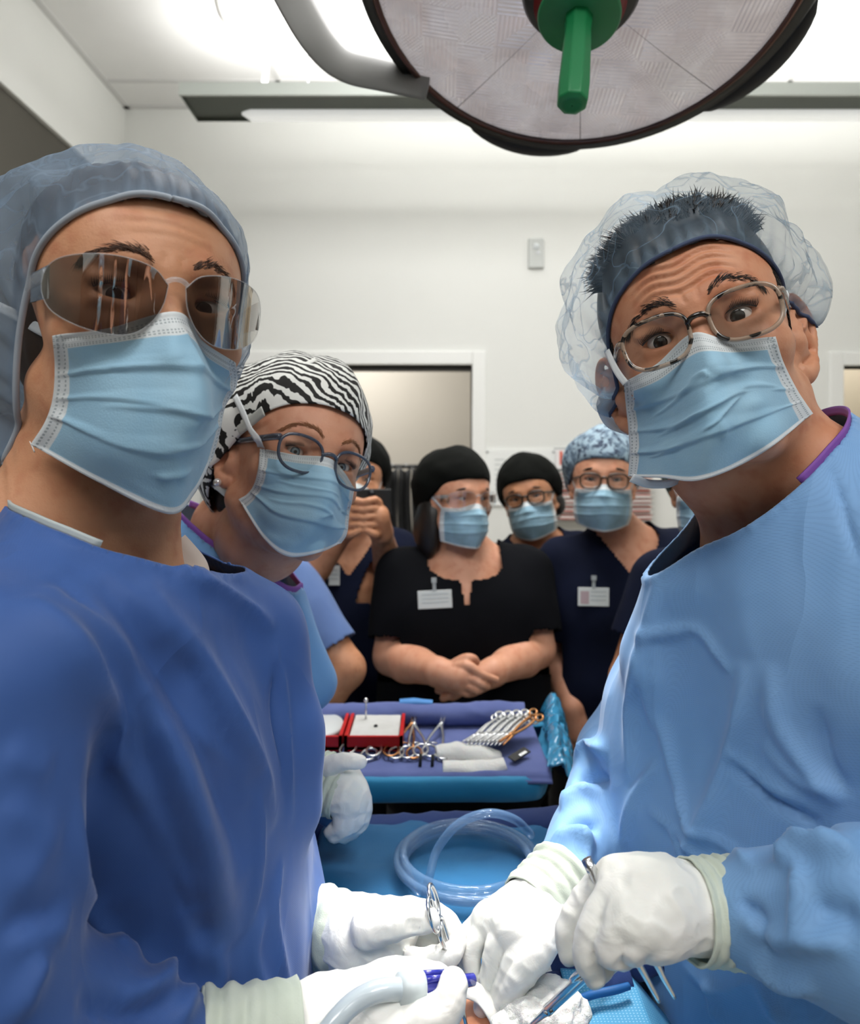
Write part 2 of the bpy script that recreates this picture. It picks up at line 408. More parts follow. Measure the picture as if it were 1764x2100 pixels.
def m_mask(name, blue='9cc9e3'):
    """uv: u 0..1 across the mask, v 0..1 from its top to its bottom edge"""
    n = N(name, blue, .72); uv = n.n('ShaderNodeUVMap').outputs[0]; x = n.n('ShaderNodeSeparateXYZ', {0: uv}); u, v = x.outputs[0], x.outputs[1]
    e = n.math('MINIMUM', u, n.math('SUBTRACT', 1.0, u))
    top = n.mapr(v, .118, .112); side = n.mapr(e, .056, .052); bot = n.mapr(v, .972, .976)
    white = n.math('MAXIMUM', n.math('MAXIMUM', top, side), bot)
    def dash(coord, along, c, wdt, freq):
        band = n.math('LESS_THAN', n.math('ABSOLUTE', n.math('SUBTRACT', coord, c)), wdt)
        return n.math('MULTIPLY', band, n.math('GREATER_THAN', n.math('SINE', n.math('MULTIPLY', along, freq)), -.1))
    st = None
    for d in (dash(v, u, .030, .0045, 420.), dash(v, u, .045, .0045, 420.), dash(v, u, .084, .0045, 420.), dash(v, u, .099, .0045, 420.),
              dash(e, v, .016, .0035, 190.), dash(e, v, .036, .0035, 190.)):
        st = d if st is None else n.math('MAXIMUM', st, d)
    o = n.obj(); c = n.mix(n.mapr(n.noise(o, 25, 3), .3, .7), blue, 'a9d2e8'); c = n.mix(white, c, 'e6ecee')
    c = n.mix(n.math('MULTIPLY', st, .62), c, '7f9096'); n.set('Base Color', c); n.set('Sheen Weight', .15)
    tr = n.n('ShaderNodeBsdfTranslucent', {'Color': c}).outputs[0]
    n.bump(n.math('ADD', n.noise(o, 700, 2), n.math('MULTIPLY', n.noise(o, 45, 3), 2.0)), .16, .0015)
    return n.surf(n.mixshader(.18, n.b.outputs[0], tr))
M_MASK = m_mask('surgical_mask_fabric')
M_MASK_D = m_mask('surgical_mask_fabric_dull', '8db4c6')
M_STRAP = plain('mask_strap', 'e3e8ea', .8)
def m_bouffant(name, c, alpha, crease):
    n = N(name, c, .7); o = n.attr('hl').outputs['Vector']
    w = n.n('ShaderNodeTexNoise', {'Vector': o, 'Scale': 19.0, 'Detail': 1.5, 'Distortion': .9}).outputs['Fac']
    rg = n.mapr(n.math('ABSOLUTE', n.math('SUBTRACT', w, .5)), 0., .022, 1., 0.)
    pl = n.attr('dens').outputs['Fac']
    fac = n.math('MINIMUM', n.math('ADD', n.math('ADD', alpha, n.math('MULTIPLY', rg, crease)), pl), .97)
    lw = n.n('ShaderNodeLayerWeight', {'Blend': .35}).outputs['Facing']
    fac = n.math('MINIMUM', n.math('ADD', fac, n.math('MULTIPLY', n.math('POWER', lw, 3.0), .25)), .97)
    tr = n.n('ShaderNodeBsdfTranslucent', {'Color': lin(c)}).outputs[0]
    n.bump(n.noise(o, 1500, 2), .2, .0004)
    body = n.mixshader(.4, n.b.outputs[0], tr); clear = n.n('ShaderNodeBsdfTransparent', {'Color': (1, 1, 1, 1)}).outputs[0]
    return n.surf(n.mixshader(fac, clear, body))
M_BOUF_A = m_bouffant('bouffant_blue_dense', '8ba1b8', .40, .22)
M_BOUF_B = m_bouffant('bouffant_blue_sheer', '93adc2', .19, .34)
M_ELASTIC = plain('cap_elastic', '9aa3ad', .85)
def m_zebra():
    n = N('zebra_print', 'e9ebe6', .75); o = n.attr('hl').outputs['Vector']
    a = n.n('ShaderNodeTexNoise', {'Vector': o, 'Scale': 13.0, 'Detail': 2.0}).outputs['Color']
    off = n.n('ShaderNodeVectorMath', {0: a, 1: (.5, .5, .5)}, operation='SUBTRACT').outputs[0]
    off = n.n('ShaderNodeVectorMath', {0: off, 'Scale': .065}, operation='SCALE').outputs[0]
    p = n.n('ShaderNodeVectorMath', {0: o, 1: off}, operation='ADD').outputs[0]
    w = n.n('ShaderNodeTexWave', {'Vector': p, 'Scale': 38.0, 'Distortion': 3.6, 'Detail': 2.0, 'Detail Scale': 2.0}, wave_type='BANDS', bands_direction='DIAGONAL').outputs['Fac']
    n.set('Base Color', n.mix(n.mapr(w, .46, .52), 'ecede8', '14120f')); n.bump(n.noise(o, 800, 2), .15, .0006); return n.m
M_ZEBRA = m_zebra()
def m_floral(name, c1, c2, c3):
    n = N(name, c1, .8); o = n.attr('hl').outputs['Vector']; a = n.noise(o, 42, 3, .6, .8); b = n.noise(o, 70, 2, .5, .5)
    c = n.mix(n.mapr(a, .42, .5), c1, c2); n.set('Base Color', n.mix(n.mapr(b, .55, .6), c, c3)); return n.m
M_FLORAL = m_floral('blue_floral_print', '5d7183', '8fa5b3', '2f3d52')
M_FLORAL_G = m_floral('green_floral_print', '6d7c6c', '97a594', '35433a')
def m_lens(name, tint, refl, rough=.01):
    n = N(name, tint, rough); t = n.n('ShaderNodeBsdfTransparent', {'Color': lin(tint)}).outputs[0]
    g = n.n('ShaderNodeBsdfGlossy', {'Color': (1, 1, 1, 1), 'Roughness': rough}).outputs[0]
    f = n.math('MINIMUM', n.math('ADD', n.math('MULTIPLY', n.n('ShaderNodeFresnel', {'IOR': 1.5}).outputs[0], 1.2), refl), .9)
    return n.surf(n.mixshader(f, t, g))
M_LENS = m_lens('spectacle_lens', 'f4f6f6', .0)
M_LENS_SAFE = m_lens('safety_lens', 'a8a4a0', .30)
M_LENS_CLEAR = m_lens('clear_goggle_lens', 'eceded', .10)
def m_clear(name, c, rough=.08, alpha=.55):
    n = N(name, c, rough); n.set('Alpha', alpha); n.set('Coat Weight', .6); n.set('Coat Roughness', .05); return n.m
M_FRAME_GREY = m_clear('smoky_blue_acetate', '3f4a5c', .12, .85)
def m_tort():
    n = N('tortoise_acetate', 'a08a75', .15); o = n.attr('hl').outputs['Vector'] if False else n.obj()
    a = n.noise(o, 75, 2, .5, .6); n.set('Base Color', n.mix(n.mapr(a, .50, .56), 'b09a86', '17110d')); n.set('Coat Weight', .6)
    n.set('Alpha', n.mapr(a, .48, .56, .6, 1.)); return n.m
M_TORT = m_tort()
M_FRAME_CLEAR = m_clear('clear_polycarbonate', 'd9dde0', .08, .25)
M_FRAME_BROWN = plain('brown_acetate', '4b3527', .25)
M_FRAME_BLK = plain('black_acetate', '15120f', .25)
M_BADGE = plain('badge_card', 'd3d8d6', .35)
M_TUBE = m_clear('clear_pvc_tube', '6a8cb2', .1, .36)
M_TUBE_W = m_clear('milky_tube', 'c9d6de', .12, .82)
M_INDIGO = m_clear('indigo_plastic', '2a2f9a', .12, .9)
M_DRAPE = m_cloth('drape_blue', '11608f', '0e5683', .7, 7, .3)
M_DRAPE_D = m_cloth('drape_navy', '1a3368', '162b5c', .8, 7, .3)
M_TOWEL = m_cloth('blue_towel', '6470a6', '5a669a', .95, 10, .5)
def m_dotted():
    n = N('drape_dotted', '55a5d0', .7); o = n.obj(); x = n.n('ShaderNodeSeparateXYZ', {0: o}); k = 2 * math.pi / .0062
    d = n.math('MULTIPLY', n.math('SINE', n.math('MULTIPLY', n.math('ADD', x.outputs[0], x.outputs[1]), k)), n.math('SINE', n.math('MULTIPLY', n.math('SUBTRACT', x.outputs[0], x.outputs[1]), k)))
    n.set('Base Color', n.mix(n.mapr(d, .45, .7, 0., .6), '4f9fca', 'a9d4ea')); n.bump(n.noise(o, 40, 3), .2, .003); return n.m
M_DRAPE_L = m_dotted(); M_DRAPE_T = m_cloth('drape_teal', '2a8dba', '2483b0', .6, 7, .35)
def m_gauze():
    n = N('gauze', 'eeeeea', .95); o = n.obj(); n.bump(n.noise(o, 220, 5, .7), .7, .004); n.set('Subsurface Weight', .1); n.set('Subsurface Scale', .01); return n.m
M_GAUZE = m_gauze()
M_RED = plain('red_plastic', 'c4160f', .35)
M_FOAM = m_cloth('white_foam', 'dadad6', 'd0d0cb', .9, 30, .2)
M_GREEN = N('green_handle_plastic', '0f7a45', .45).m
M_POLY = m_clear('blue_polythene', '3f9bc9', .15, .8)
# ------------------------------------------------------------------ the room
XL, XR, YB, YR = -1.60, 3.2, 3.58, -2.4
WT = .12
def wall_with_holes(name, xs, zs, holes, y0, y1, mat):
    mb = MB()
    for i in range(len(xs) - 1):
        for j in range(len(zs) - 1):
            cx, cz = (xs[i] + xs[i + 1]) / 2, (zs[j] + zs[j + 1]) / 2
            if any(a < cx < b and c < cz < d for a, b, c, d in holes): continue
            mb.box((xs[i], y0, zs[j]), (xs[i + 1], y1, zs[j + 1]))
    return struct(mb.out(name, mat, smooth=False))
D1 = (-1.12, .22, 0, 2.09); D2 = (2.16, 3.1, 0, 2.085)
wall_with_holes('wall_back', [XL - WT, D1[0], D1[1], D2[0], D2[1], XR + WT], [0, 2.085, 2.09, CEIL], [D1, D2], YB, YB + WT, M_WALL)
struct(MB().box((XL - WT, YR, 2.99), (XL, YB, CEIL)).box((XL - WT, YR, 0), (XL - .05, YB, .9)).out('wall_left', M_WALL, smooth=False))
struct(MB().box((XL - WT - .04, YR, .9), (XL - .02, YB, 2.99)).out('trim_1', M_TAUPE, smooth=False))
struct(MB().box((XR, YR, 0), (XR + WT, YB, CEIL)).out('wall_right', M_WALL, smooth=False))
struct(MB().box((XL - WT, YR - WT, 0), (XR + WT, YR, CEIL)).out('wall_rear', M_WALL, smooth=False))
struct(MB().box((XL - .3, YR - WT, -.1), (XR + .3, 5.6, 0)).out('floor', M_FLOOR, smooth=False))
struct(MB().box((XL - .3, YR - WT, CEIL), (XR + .3, YB + WT, CEIL + .1)).out('ceiling', M_CEIL, smooth=False))
mb = MB()
for y in np.arange(3.33, YR, -.61): mb.box((XL, y - .012, CEIL - .006), (XR, y + .012, CEIL + .002))
for x in (-.742, .506, 1.755, 2.98): mb.box((x - .012, YR, CEIL - .006), (x + .012, YB, CEIL + .002))
mb.box((XL, YB - .03, CEIL - .008), (XR, YB, CEIL + .002)); mb.box((XL, YR, CEIL - .008), (XL + .03, YB, CEIL + .002))
struct(mb.out('trim_2', M_GRID, smooth=False))
def casing(name, D):
    x0, x1, _, z1 = D; w = .072
    mb = MB().box((x0 - w, YB - .022, 0), (x0, YB + WT + .01, z1 + w)).box((x1, YB - .022, 0), (x1 + w, YB + WT + .01, z1 + w)).box((x0, YB - .022, z1), (x1, YB + WT + .01, z1 + w))
    o = mb.out(name, M_FRAME, smooth=False); m = o.modifiers.new('bevel', 'BEVEL'); m.width = .006; m.segments = 2; return struct(o)
casing('door_1', D1); casing('door_2', D2)
struct(MB().box((D1[0], YB + .03, 2.068), (D1[1], YB + .09, 2.09)).out('trim_3', plain('sliding_track', '3a3834', .5), smooth=False))
# rooms behind the doorways
mb = MB().box((-2.2, 5.0, 0), (.9, 5.1, 2.9)).box((.9, YB + WT, 0), (.98, 5.1, 2.9)).box((-2.2, YB + WT, 0), (-2.12, 5.1, 2.9)).box((-2.2, YB + WT, 2.8), (.98, 5.1, 2.9))
struct(mb.out('wall_corridor', M_BEIGE, smooth=False))
area('corridor_fill', (-.6, 4.3, 2.78), (-.6, 4.3, 0), .5, 34, WARM)  # unseen area light added to brighten the corridor
mb = MB().box((1.7, 4.5, 0), (3.5, 4.6, 2.9)).box((1.7, YB + WT, 0), (1.76, 4.6, 2.9)).box((3.44, YB + WT, 0), (3.5, 4.6, 2.9)).box((1.7, YB + WT, 2.8), (3.5, 4.6, 2.9))
struct(mb.out('wall_store', m_wall('store_taupe', 'b7ad9a', 'ada390'), smooth=False))
area('store_fill', (2.6, 4.15, 2.78), (2.6, 4.15, 0), .4, 16, WARM)  # unseen area light brightening the store room, no fitting modelled
# store shelf with binders
o = bevelbox('shelf_unit', (1.95, 4.18, 1.24), (3.3, 4.48, 1.27), M_FRAME, None, .003)
for x in (1.97, 3.26): bevelbox('side_panel', (x - .02, 4.18, 0), (x + .02, 4.48, 1.60), M_FRAME, None, .003).parent = None
for q in [q for q in COL.objects if q.name.startswith('side_panel')]:
    q.location = Vector(q.location) - Vector(o.location); q.parent = o
tag(o, 'white shelf of binders seen through the doorway at far right', 'shelf')
cols = ['34506b', 'd9d9d2', '8a9c7c', '4b6f45', 'cfcfc6', '5c7f52', '2f4a66', 'c9cdc4', '6f8f62', 'b9bdb5', '3e5a75', 'd0d0ca']
cwords = ['navy', 'white', 'sage', 'green', 'ivory', 'moss green', 'dark blue', 'pale grey', 'light green', 'grey', 'steel blue', 'off-white']
x = 2.33
for i, c in enumerate(cols):
    w = .045 + .012 * ((i * 7) % 3)
    b = MB().box((x, 4.19, 1.27), (x + w, 4.44, 1.27 + .29 + .02 * ((i * 5) % 3))).out('binder', plain('binder_%s' % c, c, .5), smooth=False)
    m = b.modifiers.new('bevel', 'BEVEL'); m.width = .004
    tag(b, '%s binder on the shelf in the far right doorway' % cwords[i], 'binder', 'binders on the shelf'); x += w + .004
# hanging lead aprons on a rack in the corridor
rk = empty('apron_rack', (-.35, 4.35, 0), 'black rail rack with dark hanging aprons beyond the open doorway', 'rack')
mb = MB().tube([(-1.0, 4.35, 1.56), (.2, 4.35, 1.56)], .014).tube([(-1.0, 4.35, 0), (-1.0, 4.35, 1.58)], .016).tube([(.2, 4.35, 0), (.2, 4.35, 1.58)], .016)
mb.box((-1.02, 4.2, 0), (-.98, 4.5, .03)).box((.18, 4.2, 0), (.22, 4.5, .03)).box((-1.0, 4.30, 1.12), (.2, 4.34, 1.15)); mb.out('rail', M_DARK, rk, angle=40)
M_APRON = m_cloth('apron_vinyl', '17181a', '0f1011', .35, 20, .3)
for i in range(13):
    x = -.95 + i * .088; g = np.linspace(0, 1, 12); V = []; 
    for k, t in enumerate(np.linspace(0, 1, 14)):
        wv = .036 + .012 * t
        for s in g: V.append((x + (s - .5) * 2 * wv + .006 * math.sin(9 * t + i), 4.30 + .05 * math.sin(s * 9 + i) * (.3 + t) * .5, 1.56 - .95 * t - .03 * math.sin(math.pi * s)))
    Fq = np.array([(a * 12 + b, a * 12 + b + 1, (a + 1) * 12 + b + 1, (a + 1) * 12 + b) for a in range(13) for b in range(11)])
    solidify(mk('hanging_apron', V, Fq, M_APRON, rk), .012)
    MB().tube([(x, 4.35, 1.585), (x + .012, 4.34, 1.57), (x, 4.33, 1.545)], .0035, 6).out('hook', M_STEEL_D, rk)
# black door edge standing open behind the frame
o = bevelbox('door_leaf', (.165, 3.78, .02), (.2, 3.95, 1.66), plain('dark_door_edge', '23221f', .5), None, .003); tag(o, 'narrow dark cabinet edge just inside the open doorway', 'cabinet')
# wall plate
q0, q1 = P(1083, 490, YB), P(1115, 551, YB)
wp = empty('intercom_plate', (q0[0], YB, q1[2]), 'small grey intercom plate high on the white back wall', 'intercom')
bevelbox('face_plate', (q0[0], YB - .016, q1[2]), (q1[0], YB, q0[2]), plain('grey_plate', 'b4b7b4', .5), wp, .004)
MB().lathe([(.001, .003), (.016, .003), (.018, 0)], 20, M=frame(((q0[0] + q1[0]) / 2, YB - .016, q0[2] - .045), (0, -1, 0))).out('speaker_grille', plain('plate_grille', 'c3c8c9', .4), wp)
bevelbox('button', ((q0[0] + q1[0]) / 2 + .0, YB - .021, q0[2] - .085), ((q0[0] + q1[0]) / 2 + .02, YB - .015, q0[2] - .07), plain('plate_button', 'c6c9cc', .4), wp, .002)
# notice sheet behind the observers
a, b = P(995, 922, YB - .01), P(1140, 1037, YB - .01)
nb = empty('notice_sheet', (a[0], YB, b[2]), 'white laminated notice pinned on the wall behind the observers', 'notice')
MB().box((a[0], YB - .012, b[2]), (b[0], YB - .001, a[2])).out('sheet', plain('laminate', 'eef0ee', .25), nb, False)
mb = MB(); rs = random.Random(3)
for k in range(9):
    z = a[2] - .05 - k * .026
    for j in range(3):
        x0 = a[0] + .05 + j * .105; mb.box((x0, YB - .0135, z - .006), (x0 + .04 + .05 * rs.random(), YB - .012, z))
mb.out('print_lines', plain('faint_print', 'c2c6c6', .6), nb, False)
for x, z in ((a[0] + .012, a[2] - .012), (b[0] - .012, a[2] - .012), (a[0] + .012, b[2] + .012), (b[0] - .012, b[2] + .012)): MB().sphere((x, YB - .014, z), .006, 10).out('pin', M_STEEL_D, nb)
# wall rack with stacked red and white forms
a, b = P(1143, 925, YB - .1), P(1300, 1065, YB - .1)
fr = empty('form_rack', (a[0], YB, b[2]), 'clear wall rack full of red and white paper forms', 'paper rack')
mb = MB().box((a[0], YB - .01, b[2] - .02), (b[0] + .1, YB, a[2] + .02))
n = 9
for k in range(n + 1):
    z = b[2] + (a[2] - b[2] - .1) * k / n; mb.box((a[0], YB - .11, z - .003), (b[0] + .1, YB - .01, z))
mb.out('tray_shelves', m_clear('clear_acrylic', 'd8dcdc', .1, .6), fr, False)
rs = random.Random(5)
for k in range(n):
    z = b[2] + (a[2] - b[2] - .1) * k / n; mw = MB(); mr = MB()
    for j in range(4):
        dz = z + .001 + j * .006; dx = rs.uniform(-.006, .01)
        (mr if (j + k) % 3 == 0 else mw).box((a[0] + .01 + dx, YB - .125 + dx, dz), (b[0] + .08 + dx, YB - .012, dz + .0045))
    w = mw.out('white_forms', plain('form_white', 'e9e4e0', .7), fr, False); mr.out('red_forms', plain('form_red', 'b5533f', .7), fr, False)
MB().box((a[0], YB - .06, a[2] - .09), (a[0] + .17, YB - .055, a[2] + .01)).out('form_card', plain('form_card', 'e6e2e2', .7), fr, False)
MB().box((a[0] + .02, YB - .0615, a[2] - .07), (a[0] + .034, YB - .06, a[2])).out('red_stripe', plain('red_print', 'd0583e', .7), fr, False)

# ------------------------------------------------------------------ linear pendant lamp
Y0, Y1, Z0 = 2.75, 2.965, 3.055; X0, X1 = -1.01, 3.05
lp = empty('linear_pendant_lamp', (X0, Y0, Z0), 'long grey suspended linear lamp with white tube along the back wall', 'lamp')
hs = MB().box((X0, Y0 + .012, Z0 + .03), (X1, Y1, Z0 + .05)).box((X0, Y1 - .006, Z0), (X1, Y1, Z0 + .05)).box((X0, Y0 + .01, Z0), (X0 + .005, Y1, Z0 + .05)).box((X1 - .005, Y0 + .01, Z0), (X1, Y1, Z0 + .05))
hs.box((X0, Y0 + .01, Z0 + .012), (X1, Y1 - .006, Z0 + .03)); hs.out('housing', plain('lamp_grey_green', '5a6058', .6), lp, False)
MB().box((X0 - .003, Y0, Z0 - .002), (X1, Y0 + .012, Z0 + .05)).out('front_lip', plain('lamp_lip', 'b9bfb9', .5), lp, False)
pts = [(X0 + .21 + .0, Y1 - .055, Z0 + .006), (X0 + .25, Y1 - .055, Z0 + .0), (X1 - .05, Y1 - .055, Z0)]
MB().tube(pts, [.006, .026, .026], 14).out('tube_diffuser', emis('tube_glow', 'f4f5f2', .55), lp)
for x in (X0 + .5, X0 + 2.0, X1 - .5): MB().tube([(x, (Y0 + Y1) / 2, Z0 + .05), (x, (Y0 + Y1) / 2, CEIL)], .0025, 6).out('suspension_wire', M_STEEL_D, lp)
q = [P(440, -22, 2.70), P(452, 30, 2.72), P(480, 66, 2.76), P(522, 80, 2.80), P(546, 112, 2.83), P(540, 155, 2.85)]; q[-1][2] = Z0 + .05; q[0][2] = CEIL
MB().tube(catmull(q, 40), .011, 10).out('power_cable', plain('white_cable', 'e9e9e5', .4), lp)
MB().lathe([(.045, 0), (.045, -.02), (.03, -.03), (.001, -.03)], 20, M=frame((q[0][0], q[0][1], CEIL), (0, 0, 1), (1, 0, 0))).out('ceiling_rose', M_FRAME, lp)

# ------------------------------------------------------------------ unseen ceiling panels, added to light the faces and gowns
for i, (x, y) in enumerate(((-.75, -.75), (1.0, -.75), (.2, 1.55))):
    cl = empty('fill_panel', (x, y, CEIL), 'unseen square ceiling panel added as fill light, towards the %s' % ('left surgeon', 'right surgeon', 'middle of the room')[i], 'ceiling light', 'added ceiling fill panels')
    MB().box((x - .58, y - .58, CEIL - .022), (x + .58, y + .58, CEIL - .018)).out('diffuser', emis('panel_glow_%d' % i, 'ffffff', 2.2), cl, False)
    mb = MB()
    for s in (-1, 1): mb.box((x + s * .6 - .02, y - .62, CEIL - .026), (x + s * .6 + .02, y + .62, CEIL)).box((x - .62, y + s * .6 - .02, CEIL - .026), (x + .62, y + s * .6 + .02, CEIL))
    mb.out('panel_frame', M_FRAME, cl, False)

# ------------------------------------------------------------------ monitor mirrored in the goggles, and unseen cupboards added to darken that reflection
cb = empty('reflection_cupboard', (.2, YR + .3, 0), 'unseen dark cupboards added behind the photographer to darken the goggle reflection', 'cupboard')
bevelbox('carcass', (-1.4, YR + .012, 0), (XR - .012, YR + .55, 1.62), plain('dark_laminate', '2a1d18', .4), cb, .006)
for i in range(7): bevelbox('cupboard_door', (-1.38 + i * .58, YR + .55, .1), (-.82 + i * .58, YR + .57, 1.60), plain('dark_door_%d' % i, ('32211b', '2a1b16')[i % 2], .4), cb, .006)
bevelbox('side_carcass', (2.6, YR + .56, 0), (XR - .012, -.2, 1.62), plain('dark_laminate_side', '241814', .4), cb, .006)  # added along the side wall to extend the dark part of the reflection
mn = empty('wall_monitor', (.1, YR, 1.75), 'black monitor screen on the rear wall above the cupboards', 'monitor')
bevelbox('screen', (-.25, YR, 1.75), (.45, YR + .05, 2.15), M_BLACK, mn, .008)

# ------------------------------------------------------------------ surgical light
SITE = P(1040, 1950, .63)
LC = P(1195, -62, 1.0); LN = nrm(SITE - LC); LM = frame(LC, LN, (1, 0, 0))
sl = empty('surgical_light', LC, 'large round surgical light with faceted lens and green sterile handle overhead', 'surgical light')
def m_facet():
    n = N('faceted_lens', 'cfc9c6', .12); o = n.attr('lp').outputs['Vector']; x = n.n('ShaderNodeSeparateXYZ', {0: o})
    seg = n.math('FLOOR', n.math('MULTIPLY', n.math('ARCTAN2', x.outputs[1], x.outputs[0]), 8 / (2 * math.pi)))
    r = n.n('ShaderNodeVectorMath', {0: o}, operation='LENGTH').outputs['Value']
    s1 = n.math('SINE', n.math('MULTIPLY', x.outputs[0], 900.0)); s2 = n.math('SINE', n.math('MULTIPLY', x.outputs[1], 900.0))
    g = n.math('MULTIPLY', s1, s2); rg = n.math('SINE', n.math('MULTIPLY', r, 620.0))
    fx = n.math('FLOOR', n.math('MULTIPLY', x.outputs[0], 17.0)); fy = n.math('FLOOR', n.math('MULTIPLY', x.outputs[1], 17.0))
    par = n.math('ABSOLUTE', n.math('MODULO', n.math('ADD', n.math('ADD', fx, fy), seg), 3.0))
    h = n.n('ShaderNodeMix', {0: n.math('LESS_THAN', par, .5), 2: s2, 3: g}).outputs[0]; h = n.n('ShaderNodeMix', {0: n.math('GREATER_THAN', par, 1.5), 2: h, 3: n.math('MULTIPLY', s1, .6)}).outputs[0]
    big = n.noise(o, 7, 2); n.set('Base Color', n.mix(n.mapr(n.noise(o, 9, 2, .5, .6), .40, .62), 'dedde0', 'aaa2a2'))
    vor = n.n('ShaderNodeTexVoronoi', {'Vector': o, 'Scale': 22.0}, feature='F1', distance='CHEBYCHEV').outputs['Color']
    n.set('Metallic', n.mapr(n.n('ShaderNodeSeparateColor', {0: vor}).outputs[0], .1, .9, .1, .5)); n.set('Roughness', .2); n.set('Coat Weight', .6); n.set('Coat Roughness', .04)
    n.set('Emission Color', lin('fdf2f2')); n.set('Emission Strength', .24)
    n.bump(h, .5, .0012); return n.m
def facet_part(name, a0, a1):
    V = []; nr, na = 14, 8
    for i in range(nr):
        r = .075 + (.312 - .075) * i / (nr - 1); z = .012 - .035 * (1 - (r / .312) ** 2) * -1 * .6
        for j in range(na + 1):
            a = a0 + (a1 - a0) * j / na; V.append((r * math.cos(a), r * math.sin(a), z))
    V = np.array(V); W = V @ LM[:3, :3].T + LM[:3, 3]
    Fq = np.array([(i * (na + 1) + j, i * (na + 1) + j + 1, (i + 1) * (na + 1) + j + 1, (i + 1) * (na + 1) + j) for i in range(nr - 1) for j in range(na)])
    return mk(name, W, Fq, M_FACET, sl, attr={'lp': V})
M_FACET = m_facet()
for k in range(8): facet_part('lens_segment', k * math.pi / 4 + .2, (k + 1) * math.pi / 4 + .196)
MB().lathe([(.311, .016), (.317, .02), (.322, .014), (.322, 0)], 96, M=LM).out('lens_ring', N('copper_ring', '6b5148', .3, Metallic=.8).m, sl)
MB().lathe([(.318, .012), (.336, .014), (.345, .0), (.347, -.03), (.338, -.055), (.30, -.09), (.22, -.12), (.1, -.135), (.001, -.135)], 96, M=LM).out('head_shell', M_BLACK, sl)
for a in (1.65, -.4, 2.95, 4.6):      # grip lugs on the rim
    pts = [LC + LM[:3, :3] @ A(.35 * math.cos(a + t), .35 * math.sin(a + t), -.012) for t in np.linspace(-.34, .34, 15)]
    MB().tube(pts, [.004 + .022 * math.sin(math.pi * i / 14) ** .6 for i in range(15)], 10).out('rim_grip', M_DARK, sl)
MB().lathe([(.085, .025), (.085, .045), (.078, .055), (.05, .06), (.001, .06)], 48, M=LM).out('hub', M_BLACK, sl)
MB().lathe([(.066, .058), (.066, .068), (.045, .072), (.001, .072)], 48, M=LM).out('hub_ring', plain('red_hub_ring', '7c0f14', .4), sl)
HB = LC + LN * .088
_ = MB().lathe([(.02, -.02), (.022, 0), (.056, .002), (.058, .005), (.056, .008), (.024, .009), (.021, .014), (.0195, .03), (.0215, .10), (.0205, .128), (.012, .133), (.001, .133)], 8, M=frame(HB, LN, (1, .4, 0)))
gr = MB().lathe([(.021, .008), (.0195, .03), (.0225, .13), (.0215, .160), (.013, .165), (.001, .165)], 8, M=frame(HB, LN, (1, .4, 0))).out('handle_grip', M_GREEN, sl, angle=30)
mbv = gr.modifiers.new('bevel', 'BEVEL'); mbv.width = .002; mbv.segments = 2
MB().lathe([(.001, 0), (.056, 0), (.059, .004), (.056, .008), (.001, .009)], 64, M=frame(HB, LN)).out('handle_flange', M_GREEN, sl)
# grey yoke carrying the head
q = [P(575, -60, 1.16), P(612, 15, 1.17), P(655, 85, 1.18), P(705, 132, 1.19), P(780, 152, 1.20), P(880, 172, 1.20)]
MB().tube(catmull(q, 40), [.036] * 40, 14, flat=[(.3, -.9, .2)] * 40).out('yoke_arm', plain('yoke_grey', '80807d', .45), sl)
MB().tube([P(575, -60, 1.16), P(640, -160, 1.2), P(900, -420, 1.35)], .03, 14).out('support_arm', plain('arm_white', 'd9d9d5', .4), sl)
MB().tube([P(900, -420, 1.35), A(P(900, -420, 1.35)[0], 1.35, CEIL)], .035, 16).out('ceiling_column', plain('column_white', 'd9d9d6', .4), sl)
for k in range(6):
    a = k * math.pi / 3 + .3; p = LC + LM[:3, :3] @ A(.2 * math.cos(a), .2 * math.sin(a), .045)
    d = bpy.data.lights.new('surgical_spot', 'SPOT'); d.energy = 23; d.spot_size = R_(22); d.spot_blend = .32; d.shadow_soft_size = .03; d.color = (1, .97, .93)
    so = bpy.data.objects.new('surgical_spot', d); COL.objects.link(so); so.location = p; so.rotation_euler = (Vector(SITE) - Vector(p)).to_track_quat('-Z', 'Y').to_euler()
# ------------------------------------------------------------------ heads (local frame: origin between the ears at eye height, -y forward, z up, metres)
def rotm(yaw, pit, rol):
    y, p, r = R_(yaw), R_(pit), R_(rol); cy, sy, cp, sp, cr, sr = math.cos(y), math.sin(y), math.cos(p), math.sin(p), math.cos(r), math.sin(r)
    return A((cy, -sy, 0), (sy, cy, 0), (0, 0, 1)) @ A((1, 0, 0), (0, cp, -sp), (0, sp, cp)) @ A((cr, 0, sr), (0, 1, 0), (-sr, 0, cr))
class Head:
    def __init__(s, yaw, pit, rol, t, scale=1.0):
        s.R = rotm(yaw, pit, rol); s.t = np.array(t, float); s.k = scale
    def w(s, p): return (np.asarray(p, float) * s.k) @ s.R.T + s.t
    def l(s, p): return ((np.asarray(p, float) - s.t) @ s.R) / s.k
    def d(s, v): return np.asarray(v, float) @ s.R.T
EYE = A(.032, -.0735, 0.0)
